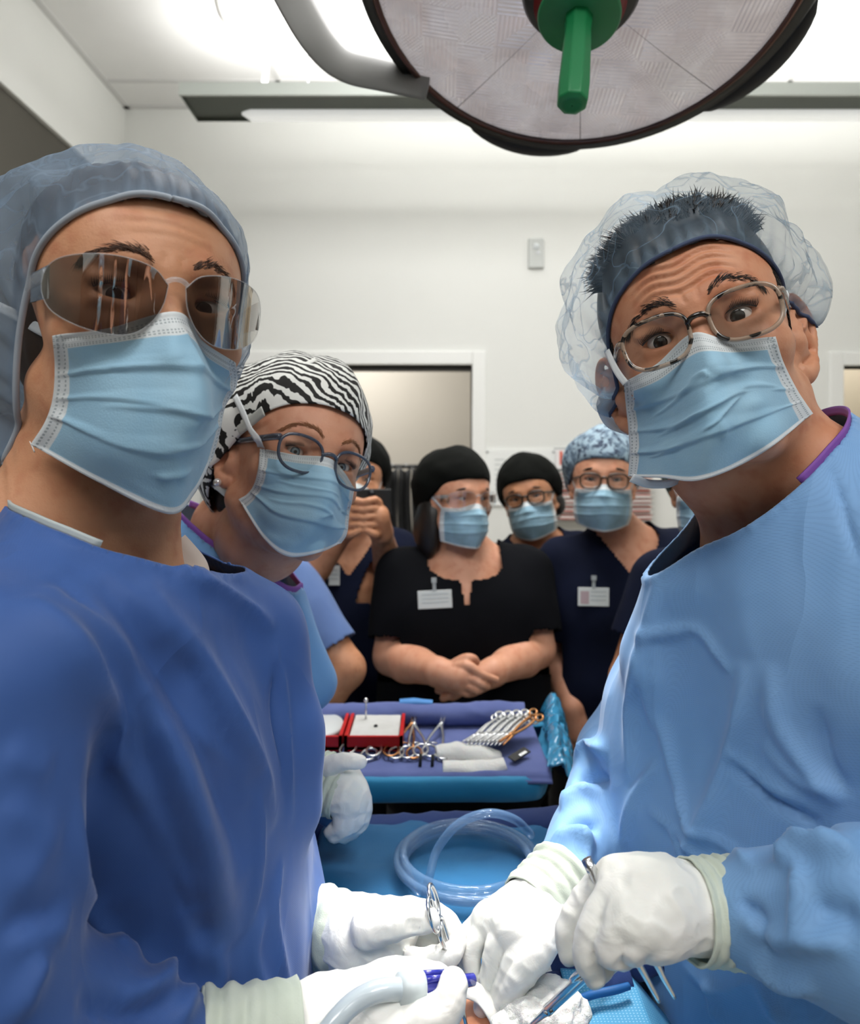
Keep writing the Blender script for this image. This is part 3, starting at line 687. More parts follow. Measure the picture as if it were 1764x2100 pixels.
def ear_prims(F, sx, es=1.0, out=0., flare=.46):
    def q(y, z, o=0.): y *= es; z *= es; return A(sx * (.0715 + out + flare * (y + .006) + o), y + .008, z - .016)
    rim = [q(-.004, .006, .000), q(-.003, .022, .003), q(.006, .032, .004), q(.016, .030, .004), q(.024, .018, .004), q(.024, .002, .003), q(.018, -.012, .002), q(.010, -.024, .001), q(.002, -.032, .0), q(-.004, -.028, -.001)]
    F.cap(q(.000, -.004, -.006), q(.010, .012, -.003), .017, .013, .008); F.cap(q(-.004, -.018, -.010), q(.010, -.012, -.002), .011, .008, .006); F.cap(q(-.004, .014, -.010), q(.012, .016, -.002), .012, .009, .006)
    pts = catmull(rim, 28)
    rr = .0036 + .0012 * np.linspace(0, 1, 28); rr[-8:] = .0062
    F.chain(pts, rr, .003, .0015)
    for a, b, r in ((q(.006, .010, -.0005), q(.019, .014, -.001), .0072), (q(.005, -.006, .0), q(.016, -.002, -.001), .0066), (q(.006, .020, -.001), q(.015, .022, -.001), .005)): F.cap(a, b, r, r, .004)
    F.cap(q(.003, -.002, .009), q(.009, -.010, .009), .0088, .007, .004, 's'); F.cap(q(.004, .012, .009), q(.012, .022, .010), .0068, .0055, .004, 's')
    F.cap(q(.015, .018, .0035), q(.016, -.008, .0035), .0026, .0026, .003)          # antihelix
    F.cap(q(-.005, -.004, .001), q(-.004, -.012, .001), .0055, .0055, .004)         # tragus
    F.cap(q(.004, -.028, .0015), q(.007, -.027, .0015), .0062, .0062, .005)          # lobe
def face_prims(F, fem=False, jaw=1.0, eo=1.0, crown=.084):
    F.ell((0, .010, .036), (.0765, .098, crown)); F.ell((0, -.022, .030), (.069, .076, .074 * min(1, crown / .080)), k=.03)
    F.ell((0, -.028, -.025), (.0655, .066, .078), k=.03)
    F.ell((0, -.030, -.072), (.052 * jaw, .056, .046), k=.03); F.cap((-.014, -.075, -.103), (.014, -.075, -.103), .0155, .0155, .02)
    for sx in (-1, 1):
        F.cap((sx * .058 * jaw, .0, -.062), (sx * .022, -.062, -.103), .016, .014, .02)
        F.ell((sx * .045, -.060, -.030), (.022, .022, .017), k=.018)                    # cheek bone
        b = [(sx * .006, -.091, .017), (sx * .022, -.0915, .021), (sx * .040, -.083, .021), (sx * .054, -.066, .014)]
        F.chain([A(*p) for p in b], [.0078, .009 if not fem else .0075, .0085 if not fem else .007, .007], .014)
        F.ell((sx * .033, -.1035, -.003), (.0200, .0190, .0135), k=.014, op='s')          # socket
    for sx in (-1, 1):
        c = A(sx * EYE[0], EYE[1], EYE[2]); F.ell(c, (.0145, .0140, .0135), k=.006)         # lids over the eyeball
        F.ell(c + A(sx * .002, -.0135, -.0008), (.0152, .0105, .0058 * eo), R=rotm(0, 0, -sx * 5), k=.0018, op='s')
        F.cap(c + A(-sx * .012, -.0135, .0085 + .006 * (eo - 1)), c + A(sx * .015, -.0085, .0072 + .006 * (eo - 1)), .0040, .0036, .005)       # upper lid fold
        F.cap(c + A(-sx * .010, -.0115, -.0105), c + A(sx * .013, -.0075, -.0090), .0030, .0030, .006)      # lower lid bag
    F.chain([A(0, -.0905, .010), A(0, -.0985, -.010), A(0, -.1085, -.030), A(0, -.1125, -.043)], [.0080, .0078, .0088, .0115], .012)
    for sx in (-1, 1):
        F.ell((sx * .0125, -.0985, -.046), (.0085, .011, .0085), k=.008); F.cap((sx * .006, -.088, .006), (sx * .013, -.092, -.03), .007, .009, .012)
    F.ell((0, -.088, -.0765), (.026, .014, .012), k=.012)
def head_mesh(H, neck, h=.0018, fem=False, jaw=1.0, wrinkles=(), ears=True, extra=None, eo=1.0, ear=(1.0, 0., .46), crown=.084):
    """neck: list of (world point, radius) from the skull base to the chest"""
    nk = [(H.l(p), r / H.k) for p, r in neck]
    lo = np.minimum(A(-.1, -.135, -.14), np.min([p - r for p, r in nk], 0)) - .01; hi = np.maximum(A(.1, .125, .135), np.max([p + r for p, r in nk], 0)) + .01
    F = Field(lo, hi, h)
    for i in range(len(nk) - 1): F.cap(nk[i][0], nk[i + 1][0], nk[i][1], nk[i + 1][1], .02)
    face_prims(F, fem, jaw, eo, crown)
    if ears:
        for sx in (-1, 1): ear_prims(F, sx, *ear)
    if extra: extra(F, H)
    V, Q = F.mesh(1)
    n = vnorm(V, Q); D = np.zeros(len(V))
    for line, w, hg in wrinkles:
        pts = catmull(line, 24); pts = np.array(pts); m = V[:, 1] < -.02
        xz = np.stack([V[:, 0], V[:, 2]], 1); d, t = polydist(np.c_[xz[:, 0], np.zeros(len(V)), xz[:, 1]], np.c_[pts[:, 0], np.zeros(len(pts)), pts[:, 1]])
        D += m * hg * np.clip(np.minimum(t, 1 - t) * 5, 0, 1) * np.exp(-(d / w) ** 2)
    V = V + n * D[:, None]
    return V, Q
def eyes(H, person, iris, look, lash=True):
    """look: world point the eyes turn to"""
    for sx in (-1, 1):
        c = A(sx * EYE[0], EYE[1], EYE[2]); cw = H.w(c); d = nrm(np.asarray(look, float) - cw); r = .0121 * H.k
        M = frame(cw, d); prof = [(max(1e-5, r * math.sin(a)), r * math.cos(a)) for a in np.linspace(math.pi, math.asin(.0058 / .0121), 20)]
        mb = MB().lathe(prof, 28, M=M); e = mb.out('eyeball', M_EYE, person)
        zi = prof[-1][1]; ir = prof[-1][0]; rings = [(ir * 1.02, zi), (ir * .92, zi + .0005), (ir * .6, zi + .0009), (ir * .3, zi + .0011), (1e-5, zi + .0012)]
        m2 = MB().lathe(rings, 28, M=M); rad = np.repeat([1, .9, .6, .3, 0.], 28)
        off = np.zeros(3) + np.array(person.location); i = mk('iris', m2.v, m2.f, iris, person, attr={'rad': rad}); i.parent = e; 
        i.location = -Vector(e.location)
        if lash:
            mb = MB(); rs = random.Random(2); up = []
            for k in range(13):
                t = k / 12; x = -.0138 + .0285 * t; z = .0050 * math.sin(math.pi * min(1, max(0, .04 + .92 * t))) ** .8; y = -.0128 - .0012 * math.sin(math.pi * t) + .007 * abs(t - .46) ** 1.6 * 1.5
                up.append(c + A(sx * x, y, z - .0002 + sx * 0))
            mb.tube(H.w(np.array(up)), .0007 * H.k, 6)
            for k in range(26):
                p = catmull(up, 26)[k]; t = k / 25; dirv = A(sx * (t - .45) * .9, -1, .55); L = .0062 + .002 * rs.random()
                mb.tube(H.w(np.array([p, p + nrm(dirv) * L * .5, p + nrm(dirv + A(0, 0, .8)) * L])), [.00042, .0003, .00006], 4)
            mb.out('eyelashes', M_LIP, person)
def brows(H, V, Q, person, mat, lines, n=230, width=.0042, L=.0085):
    t = bvh(V, Q); rs = random.Random(4)
    for pts in lines:
        mb = MB(); c = catmull(pts, 60)
        for k in range(n):
            i = rs.random(); j = min(58, int(i * 59)); x, z = c[j]; dx, dz = c[j + 1] - c[j]; s = math.copysign(1, dx); z += rs.gauss(0, width * .45) * (1 - .55 * i); x += rs.gauss(0, .0008)
            g = t.ray_cast(Vector((x, -.3, z)), Vector((0, 1, 0)))
            if g[0] is None: continue
            p = np.array(g[0]); nn = np.array(g[1]); d = nrm(A(dx, 0, dz) / (abs(dx) + 1e-9) * .9 + A(0, 0, .5 * (1 - i) - .1 + rs.gauss(0, .15))); d = nrm(d - nn * d.dot(nn)); l = L * (.6 + .5 * rs.random())
            mb.tube(H.w(np.array([p - nn * .0004, p + d * l * .5 + nn * .0009, p + d * l + nn * .0004])), [.00026, .00020, .00004], 4, cap=False)
        mb.out('eyebrow', mat, person)
# ------------------------------------------------------------------ masks, straps, caps, glasses
MASK0 = np.array([[(-.071, -.036, -.024), (-.042, -.077, -.026), (0, -.1035, -.013), (.042, -.077, -.026), (.071, -.036, -.024)],
                  [(-.074, -.034, -.046), (-.047, -.083, -.044), (0, -.1215, -.040), (.047, -.083, -.044), (.074, -.034, -.046)],
                  [(-.075, -.032, -.070), (-.047, -.090, -.068), (0, -.1260, -.066), (.047, -.090, -.068), (.075, -.032, -.070)],
                  [(-.073, -.029, -.094), (-.044, -.087, -.096), (0, -.1185, -.096), (.044, -.087, -.096), (.073, -.029, -.094)],
                  [(-.066, -.022, -.116), (-.036, -.067, -.128), (0, -.0960, -.134), (.036, -.067, -.128), (.066, -.022, -.116)]])
def mask(H, person, px=None, mat=None, name='surgical_mask', n=(64, 84), pleat=.0034, creases=(), seed=0, dY=None, tree=None, margin=.0065):
    """control net in the head frame; px (5x5 rows of pixels) moves each control point sideways at its own depth"""
    W = H.w(MASK0.reshape(-1, 3)).reshape(5, 5, 3)
    if px is not None:
        for i in range(5):
            for j in range(5): W[i, j] = P(px[i][j][0], px[i][j][1], W[i, j][1] + (dY[i][j] if dY is not None else 0))
    ns, nt = n
    rows = np.array([catmull(W[i], ns) for i in range(5)]); G = np.array([catmull(rows[:, j], nt) for j in range(ns)]).transpose(1, 0, 2)     # nt x ns x 3
    u = np.linspace(0, 1, ns)[None, :].repeat(nt, 0); v = np.linspace(0, 1, nt)[:, None].repeat(ns, 1)
    dU = np.gradient(G, axis=1); dV = np.gradient(G, axis=0); Nn = np.cross(dU, dV); Nn /= np.linalg.norm(Nn, axis=2)[..., None] + 1e-12
    ctr = H.w(A(0, .0, -.06)); s = np.sign((Nn * (G - ctr)).sum(-1).mean()); Nn *= s
    D = np.zeros((nt, ns))
    bow = .045 * np.sin(math.pi * u)
    for k, c in enumerate((.30, .50, .69)):
        q = (v - (c + (.02 * np.sin(u * 7 + k * 2 + seed)) - bow * (.5 - k * .5))) / .085
        saw = np.where((q > -1) & (q < .14), (q + 1) / 1.14, np.where((q >= .14) & (q < .42), 1 - (q - .14) / .28, 0.))
        D += pleat * (saw - .4) * (.55 + .75 * np.abs(2 * u - 1) ** 1.5) * np.clip(np.minimum(u, 1 - u) * 16, 0, 1)
    nz = fbm(np.stack([u * 3.1 + seed, v * 3.7, u * 0 + seed * 1.7], -1), 3); D += .0018 * nz * np.clip(np.minimum(u, 1 - u) * 8, 0, 1) * np.clip(v * 6, 0, 1)
    uvp = np.stack([u, v * 1.2, u * 0], -1).reshape(-1, 3)
    for line, w, hg in creases:
        pts = np.array([(a, b * 1.2, 0) for a, b in line], float); d, t = polydist(uvp, pts); D += (hg * np.clip(np.minimum(t, 1 - t) * 5, .15, 1) * np.exp(-np.abs(d / w) ** 1.4)).reshape(nt, ns)
    D = np.maximum(D, -.0025); rim = np.clip(1 - np.minimum(np.minimum(u, 1 - u) / .03, np.minimum(v, 1 - v) / .02), 0, 1); D *= 1 - .7 * rim
    if tree is not None:      # rest on the face: lift the sheet wherever the face would come through
        a = np.zeros((nt, ns)); dirs = G - np.array(CAM0); L = np.linalg.norm(dirs, axis=2); dirs = dirs / L[..., None]
        for i in range(nt):
            for j in range(ns):
                g = tree.ray_cast(CAM0, Vector(dirs[i, j]))
                if g[0] is not None and abs(L[i, j] - g[3]) < .05: a[i, j] = max(0, L[i, j] - g[3] + margin * (1 if 3 < j < ns - 4 and i > 3 else .8))
        a0 = a.copy()
        for it in range(26):
            b = np.pad(a, 1, mode='edge'); a = np.maximum(a0, (b[:-2, 1:-1] + b[2:, 1:-1] + b[1:-1, :-2] + b[1:-1, 2:] + 4 * b[1:-1, 1:-1]) / 8)
        G = G - dirs * a[..., None]
    G = G + Nn * D[..., None] * H.k
    if tree is not None:
        for i in range(nt):
            for j in range(ns):
                dv = G[i, j] - np.array(CAM0); L0 = np.linalg.norm(dv); g = tree.ray_cast(CAM0, Vector(dv / L0))
                if g[0] is not None and -.03 < g[3] - L0 < .0022: G[i, j] -= dv / L0 * (.0022 - (g[3] - L0))
                elif g[0] is not None and -.07 < g[3] - L0 <= -.03: G[i, j] -= dv / L0 * (.0022 - (g[3] - L0))
    V = G.reshape(-1, 3); Q = np.array([(a * ns + b, a * ns + b + 1, (a + 1) * ns + b + 1, (a + 1) * ns + b) for a in range(nt - 1) for b in range(ns - 1)])
    if s < 0: Q = Q[:, ::-1]
    o = mk(name, V, Q, mat or M_MASK, person, uv=np.stack([u, v], -1).reshape(-1, 2)); solidify(o, .0011 * H.k, -1)
    return o, G
def ribbon(name, pts, w, mat, person, normal, n=24, twist=None, thick=.0007):
    """flat band along pts; normal = outward direction (vector or list)"""
    c = catmull(pts, n); nn = np.asarray(normal, float); nn = np.tile(nn, (n, 1)) if nn.ndim == 1 else catmull(nn, n)
    T = np.gradient(c, axis=0); T /= np.linalg.norm(T, axis=1)[:, None] + 1e-12; S = np.cross(T, nn); S /= np.linalg.norm(S, axis=1)[:, None] + 1e-12
    ww = np.broadcast_to(np.asarray(w, float), (n,)) if np.ndim(w) == 0 else np.interp(np.linspace(0, 1, n), np.linspace(0, 1, len(w)), w)
    V = np.vstack([c - S * ww[:, None] / 2, c - S * ww[:, None] / 6 + 0, c + S * ww[:, None] / 6, c + S * ww[:, None] / 2]).reshape(4, n, 3).transpose(1, 0, 2).reshape(-1, 3)
    Q = np.array([(a * 4 + b, a * 4 + b + 1, (a + 1) * 4 + b + 1, (a + 1) * 4 + b) for a in range(n - 1) for b in range(3)])
    o = mk(name, V, Q, mat, person); solidify(o, thick, 0); return o
def above_band(V, band, c, drop=.0, side=0.):
    c = np.asarray(c, float); b = catmull(np.vstack([band, band[:1]]), 240) - c; ab = np.arctan2(b[:, 0], -b[:, 1]); eb = np.arctan2(b[:, 2], np.hypot(b[:, 0], b[:, 1]))
    o = np.argsort(ab); q = V - c; az = np.arctan2(q[:, 0], -q[:, 1]); el = np.arctan2(q[:, 2], np.hypot(q[:, 0], q[:, 1]))
    lim = np.interp(az, ab[o], eb[o], period=2 * math.pi); lim = lim - side * np.exp(-((np.abs(az) - 1.22) / .22) ** 2)
    return el > lim - drop + .012 * pnoise(V * 160)
def sph(p):
    r = np.linalg.norm(p, axis=-1); return r, p / r[..., None]
def capdome(H, person, band, apex, center, mat, name, bulge, crumple=.004, freq=26, na=160, nt=56, pleats=70, pleat_amp=.0025, tube=None, tube_r=.0022, seed=0., thick=None, pxband=None, smoothdens=False, power=.6, pre=None, skin=None):
    """cap surface from a closed band loop (local points, theta 0..1) up to an apex; bulge(theta,t) metres"""
    band = np.asarray(band, float); c = np.asarray(center, float)
    loop = catmull(np.vstack([band[-2:], band, band[:3]]), (len(band) + 4) * 24 + 1); loop = loop[48:48 + len(band) * 24]
    idx = np.linspace(0, len(loop), na, endpoint=False).astype(int); loop = loop[idx]
    tk = bvh(*skin) if skin is not None else None
    def clear(p, gap):
        for i in range(len(p)):
            d = p[i] - c; r = np.linalg.norm(d); g = tk.ray_cast(Vector(c), Vector(d / r))
            if g[0] is not None and g[3] < r + .03 and r < g[3] + gap: p[i] = c + d / r * (g[3] + gap)
        return p
    if tk: loop = clear(loop, .0022); loop = (np.roll(loop, 1, 0) + loop + np.roll(loop, -1, 0)) / 3; loop = clear(loop, .0018)
    th = np.linspace(0, 1, na, endpoint=False)
    ra, da = sph(np.asarray(apex, float) - c); rb, db = sph(loop - c)
    T = np.linspace(0, 1, nt); ang = np.arccos(np.clip((db @ da), -1, 1))
    G = np.zeros((nt, na, 3)); dens = np.zeros((nt, na))
    for i, t in enumerate(T):
        d = (np.sin((1 - t) * ang)[:, None] * db + np.sin(t * ang)[:, None] * da[None]) / np.sin(ang)[:, None]
        r = rb * (1 - t) + ra * t + bulge(th, t) * math.sin(math.pi * min(1, t)) ** power
        p = d * r[:, None]
        fade = min(1, t * 6) ; nz = fbm(p * freq + seed, 3); rg = ridge(p * freq * .55 + 5 + seed)
        pl = np.sin(th * 2 * math.pi * pleats + 4 * pnoise(np.c_[th * 40, th * 0 + seed, th * 0 + t * 2])) * math.exp(-t / .13)
        closing = min(1, (1 - t) * 8)
        r2 = r + closing * (fade * crumple * (nz * 1.3 + rg * .9 - .4) + pleat_amp * pl * min(1, t * 25))
        G[i] = c + d * r2[:, None]
        if tk and t < .7: G[i] = clear(G[i], .003 + .004 * min(1, t * 8))
        dens[i] = .45 * math.exp(-t / .045) + .16 * np.clip(pl, 0, 1) * (1 if not smoothdens else 0)
    V = G.reshape(-1, 3); Q = np.array([(a * na + b, a * na + (b + 1) % na, (a + 1) * na + (b + 1) % na, (a + 1) * na + b) for a in range(nt - 1) for b in range(na)])
    if pre is not None: V = pre(V)
    o = mk(name, H.w(V), Q, mat, person, attr={'hl': V, 'dens': dens.reshape(-1)})
    if thick: solidify(o, thick, 1)
    if tube is not None:
        b = MB().tube(H.w(loop), tube_r * H.k, 8, closed=True).out('elastic_band', tube, person); b.parent = o; b.location = -Vector(o.location)
    return o, loop, V, Q
def tuck(V, cap, c, gap=.0035):
    """keep hair inside the cap"""
    t = bvh(cap[2], cap[3]); c = np.array(c, float); V = V.copy()
    for i, p in enumerate(V):
        d = p - c; r = np.linalg.norm(d); g = t.ray_cast(Vector(c), Vector(d / r))
        if g[0] is not None and r > g[3] - gap: V[i] = c + d / r * (g[3] - gap)
    return V
def superloop(w, h, n=48, e=2.6, skew=0.):
    a = np.linspace(0, 2 * math.pi, n, endpoint=False); c, s = np.cos(a), np.sin(a)
    x = np.sign(c) * np.abs(c) ** (2 / e) * w / 2; z = np.sign(s) * np.abs(s) ** (2 / e) * h / 2
    return np.stack([x * (1 + skew * z / h), z], 1)
def glasses(H, person, frame_mat, lens_mat=None, w=.050, h=.038, sep=.0335, y=-.1045, z=-.004, wrap=.10, tilt=.10, rim=.0019, e=2.8, temple=True, name='glasses', skew=.12, bridge_z=.006, temple_z=.010, tw=.0042, deep=1.6, tmat=None):
    """two lenses with rims, bridge and temples; parent 'glasses' mesh holds the rims"""
    g = None; mb = MB(); ends = []
    lens = []
    for sx in (-1, 1):
        lp = superloop(w, h, 56, e, skew); X = lp[:, 0]; Z = lp[:, 1]
        x = sx * (sep + X); yy = y + wrap * (np.abs(x) - .008) ** 1 * .55 + np.where(np.abs(x) > .02, wrap * 4 * (np.abs(x) - .02) ** 2 * 6, 0) + tilt * (-Z) * -.6
        pts = np.stack([x, yy, z + Z], 1); lens.append(pts)
        T = H.w(pts); 
        mb.tube(T, rim * H.k, 8, closed=True, flat=None)
        ends.append(A(sx * (sep + w / 2 + .001), yy[0] + .0005, z + temple_z))
    b0, b1 = A(-(sep - w / 2) - .0005, y + .001, z + bridge_z), A((sep - w / 2) + .0005, y + .001, z + bridge_z)
    mb.tube(H.w(catmull([b0, A(-.004, y - .003, z + bridge_z + .003), A(.004, y - .003, z + bridge_z + .003), b1], 12)), rim * 1.25 * H.k, 8)
    g = mb.out(name, frame_mat, person)
    for pts in lens:
        c = pts.mean(0) + A(0, -.0012, 0); n = len(pts); V = [c]; 
        for f in (.5, .97): V += list(c + (pts - c) * f + (A(0, -.0006, 0) if f < .9 else 0))
        Fc = [(0, 1 + i, 1 + (i + 1) % n) for i in range(n)] + [(1 + i, 1 + n + i, 1 + n + (i + 1) % n, 1 + (i + 1) % n) for i in range(n)]
        l = mk('lens', H.w(np.array(V)), Fc, lens_mat or M_LENS, person); l.parent = g; l.location = -Vector(g.location)
    if temple:
        for sx, e0 in zip((-1, 1), ends):
            q = catmull([e0, e0 + A(sx * .004, .012, .0), A(sx * .0755, -.03, temple_z + z - .001), A(sx * .0785, .006, temple_z + z - .002), A(sx * .078, .022, temple_z + z - .016)], 24)
            t = MB().tube(H.w(q), tw * .5 * H.k, 8).out('temple_arm', tmat or frame_mat, person); t.parent = g; t.location = -Vector(g.location)
    return g
# ------------------------------------------------------------------ surgeon at left: tall woman in deep blue gown
def hls(V): return {'hl': V}
H1 = Head(38.0, 3.0, 1.0, (-.2440, .560, CZ + .1270), 1.0)
w1 = empty('person', (-.3, .56, 0), 'person at left in deep blue gown, safety goggles and bouffant cap, holding suction tube', 'person')
nb1 = P(225, 1150, .60)
neck1 = [(H1.w((0, .022, -.055)), .050), (H1.w((0, .030, -.10)), .052), (nb1 + A(0, 0, .035), .054), (nb1 + A(-.01, .0, -.05), .085)]
nn1 = lambda F, H: None
V, Q = head_mesh(H1, neck1, .0019, True, .97, ears=False, crown=.070, extra=lambda F, H: F.cap(H.l(H.w((-.02, .04, -.10))), H.l(P(78, 1075, .555)), .045, .045, .05), wrinkles=[([(-.04, .055), (0, .059), (.04, .054)], .0022, -.0006), ([(-.038, .046), (-.005, .049), (.038, .045)], .0022, -.0007), ([(-.03, .038), (0, .041), (.034, .037)], .0022, -.0005), ([(-.006, .028), (-.0055, .018)], .0018, -.0007), ([(.006, .028), (.0055, .018)], .0018, -.0007)])
body1 = mk('body', H1.w(V), Q, M_SKIN_A, w1, attr=hls(V))
eyes(H1, w1, M_IRIS_BR, (0, .1, 1.5)); brows(H1, V, Q, w1, M_HAIR_BR, [[(-.013, .021), (-.03, .027), (-.047, .0235), (-.054, .018)], [(.013, .021), (.03, .027), (.047, .0235), (.054, .018)]], 260, .0042)
mpx = [[(107, 689), (215, 674), (364, 638), (420, 700), (484, 745)], [(112, 750), (225, 735), (398, 740), (447, 770), (486, 790)], [(108, 815), (240, 820), (412, 840), (445, 845), (462, 835)],
       [(92, 865), (225, 920), (375, 935), (430, 915), (452, 885)], [(62, 912), (200, 990), (345, 1055), (400, 1015), (437, 940)]]
T1 = bvh(H1.w(V), Q)
mask(H1, w1, mpx, tree=T1, creases=[([(.10, .35), (.35, .30), (.62, .27)], .02, .0022), ([(.08, .55), (.4, .52), (.8, .56)], .018, .0022), ([(.45, .72), (.7, .70)], .016, .0024), ([(.4, .86), (.62, .83)], .016, .0024), ([(.5, .06), (.54, .3)], .02, .003), ([(.62, .3), (.8, .5)], .02, -.003), ([(.15, .72), (.45, .92)], .02, -.0025)], seed=1.)
# straps
ribbon('mask_strap', [P(112, 690, .52), P(75, 672, .525), P(30, 645, .545), P(-30, 618, .57)], .0085, M_STRAP, w1, (-.55, -.8, .1))
ribbon('mask_strap', [P(66, 915, .52), P(66, 935, .53), P(72, 948, .55), P(60, 930, .60)], [.010, .009, .006, .006], M_STRAP, w1, (-.5, -.85, 0))
# bouffant cap
band = [(0, -.098, .068), (.028, -.092, .066), (.055, -.068, .050), (.072, -.035, .022), (.079, -.012, -.015), (.078, .006, -.06), (.066, .04, -.095), (.035, .085, -.10), (0, .10, -.10),
        (-.035, .085, -.10), (-.066, .04, -.105), (-.079, .008, -.085), (-.081, -.012, -.03), (-.0745, -.036, .018), (-.057, -.066, .047), (-.028, -.092, .065)]
def b1(th, t):
    front = np.cos(th * 2 * math.pi); left = -np.sin(th * 2 * math.pi)
    return .0 + .006 * (1 - front) / 2 + .004 * np.clip(left, 0, 1)
cap1 = capdome(H1, w1, band, (0, .040, .119), (0, .015, .03), M_BOUF_A, 'bouffant_cap', b1, .0085, 17, 200, 64, 42, .0030, M_ELASTIC, .0024, 3., skin=(V, Q))
# hair gathered inside the cap
F = Field((-.10, -.11, -.13), (.10, .16, .14), .004)
F.ell((0, .014, .040), (.0800, .099, .0720)); F.ell((0, .05, -.03), (.078, .075, .07), k=.03); F.ell((0, .075, .030), (.062, .050, .056), k=.04)
F.ell((0, -.022, .034), (.0735, .0815, .0720), k=.02)
Vh, Qh = F.mesh(2); Vh, Qh = keep(Vh, Qh, above_band(Vh, band, (0, .015, .03), .03)); Vh = tuck(Vh, cap1, (0, .015, .03)); Vh = Vh + vnorm(Vh, Qh) * (.0008 * np.sin(Vh[:, 0] * 420 + 6 * pnoise(Vh * 18)))[:, None]
M_HAIR_IN = plain('brown_hair_gathered', '3a2c22', .5); mk('hair', H1.w(Vh), Qh, M_HAIR_IN, w1)
# safety goggles
def goggles(H, person, mat_l, mat_f, name='safety_goggles'):
    def surf(x, z):
        ax = np.abs(x); return -.1120 + 2.6 * ax ** 2 + np.where(ax > .03, 9.0 * (ax - .03) ** 2, 0) - .15 * z
    root = None
    mbf = MB(); loops = []
    for sx in (-1, 1):
        o = np.array([(.006, .008), (.016, .0175), (.034, .0215), (.054, .0215), (.069, .018), (.0755, .010), (.0765, -.003), (.0715, -.015), (.060, -.0235), (.044, -.0285), (.028, -.0275), (.016, -.019), (.0085, -.006)])
        lp = catmull(np.vstack([o, o[:1]]), 64)[:-1]; x = sx * lp[:, 0]; z = lp[:, 1] - .004
        pts = np.stack([x, surf(x, z), z], 1); loops.append((pts, sx)); mbf.tube(H.w(pts), .0006 * H.k, 6, closed=True)
    br = catmull([(-.0075, surf(.0075, .004), .006), (-.003, -.1135, .0085), (.003, -.1135, .0085), (.0075, surf(.0075, .004), .006)], 10); mbf.tube(H.w(br), .0019 * H.k, 8)
    g = mbf.out(name, mat_f, person)
    for pts, sx in loops:
        c2 = A(sx * .040, 0, -.004); V = []; n = len(pts); R = 8
        for i in range(R + 1):
            f = i / R
            for p in pts:
                x = c2[0] + (p[0] - c2[0]) * f; z = c2[2] + (p[2] - c2[2]) * f; V.append((x, surf(np.array(x), np.array(z)) - .0005, z))
        Fq = np.array([(a * n + b, a * n + (b + 1) % n, (a + 1) * n + (b + 1) % n, (a + 1) * n + b) for a in range(R) for b in range(n)])
        l = mk('lens', H.w(np.array(V)), Fq, mat_l, person); l.parent = g; l.location = -Vector(g.location)
        # side shield + arm
        q = catmull([(sx * .0755, surf(.0755, 0), .004), (sx * .0785, -.045, .004), (sx * .080, -.01, .003), (sx * .079, .02, -.008)], 20)
        t = MB().tube(H.w(q), .0048 * H.k, 8, flat=H.d((sx, 0, 0))).out('temple_arm', mat_f, person); t.parent = g; t.location = -Vector(g.location)
        q = np.array([(sx * .0735, surf(.0735, 0), .010), (sx * .0735, surf(.0735, 0), -.012), (sx * .078, -.042, -.010), (sx * .078, -.042, .010)])
        s = mk('side_shield', H.w(q), [(0, 1, 2, 3)], mat_l, person, False); solidify(s, .0012); s.parent = g; s.location = -Vector(g.location)
    return g
goggles(H1, w1, M_LENS_SAFE, M_FRAME_CLEAR)
# ------------------------------------------------------------------ surgeon at right: man in sky blue gown
H2 = Head(-22.0, -3.0, -16.5, (.2570, .6520, CZ + .1145), 1.0)
m1 = empty('person', (.36, .68, 0), 'person at right in sky blue gown, tortoise glasses and sheer bouffant cap, gripping needle holder', 'person')
nb2 = P(1600, 1060, .68)
neck2 = [(H2.w((0, .024, -.05)), .056), (H2.w((0, .030, -.10)), .058), (nb2 + A(-.015, 0, .03), .062), (nb2 + A(.02, .01, -.06), .095)]
fw = []
for k, z in enumerate((.058, .050, .042, .034)):
    fw.append(([(-.046, z - .008), (-.026, z - .001), (-.004, z - .006), (.022, z), (.046, z - .008)], .0021, -.0019)); fw.append(([(-.046, z - .004), (-.026, z + .003), (-.004, z - .002), (.022, z + .004), (.046, z - .004)], .0023, .0013))
fw += [([(-.007, .030), (-.005, .016)], .0018, -.0012), ([(.007, .030), (.005, .016)], .0018, -.0012), ([(-.050, -.004), (-.062, -.008)], .0016, -.0008), ([(.050, -.004), (.062, -.008)], .0016, -.0008), ([(-.045, -.02), (-.030, -.024), (-.016, -.018)], .002, -.0009), ([(.045, -.02), (.030, -.024), (.016, -.018)], .002, -.0009)]
V, Q = head_mesh(H2, neck2, .0018, False, 1.04, wrinkles=fw, eo=1.28, ear=(1.18, .004, .62), extra=lambda F, H: F.cap(H.l(H.w((.02, .045, -.11))), H.l(P(1700, 985, .615)), .05, .045, .05))
body2 = mk('body', H2.w(V), Q, M_SKIN_B, m1, attr=hls(V))
eyes(H2, m1, M_IRIS_BR, (0, 0, CZ)); brows(H2, V, Q, m1, M_HAIR_DK, [[(-.012, .019), (-.03, .026), (-.048, .022), (-.056, .016)], [(.012, .019), (.03, .028), (.048, .024), (.056, .017)]], 210, .0050, .0095)
mpx = [[(1279, 783), (1344, 747), (1420, 682), (1500, 697), (1591, 690)], [(1284, 835), (1350, 815), (1440, 765), (1525, 745), (1607, 742)], [(1289, 885), (1365, 870), (1452, 835), (1540, 800), (1633, 795)],
       [(1291, 935), (1365, 930), (1455, 905), (1550, 865), (1652, 825)], [(1288, 976), (1350, 978), (1443, 984), (1565, 930), (1668, 848)]]
SKIN2 = (V, Q); T2 = bvh(H2.w(V), Q)
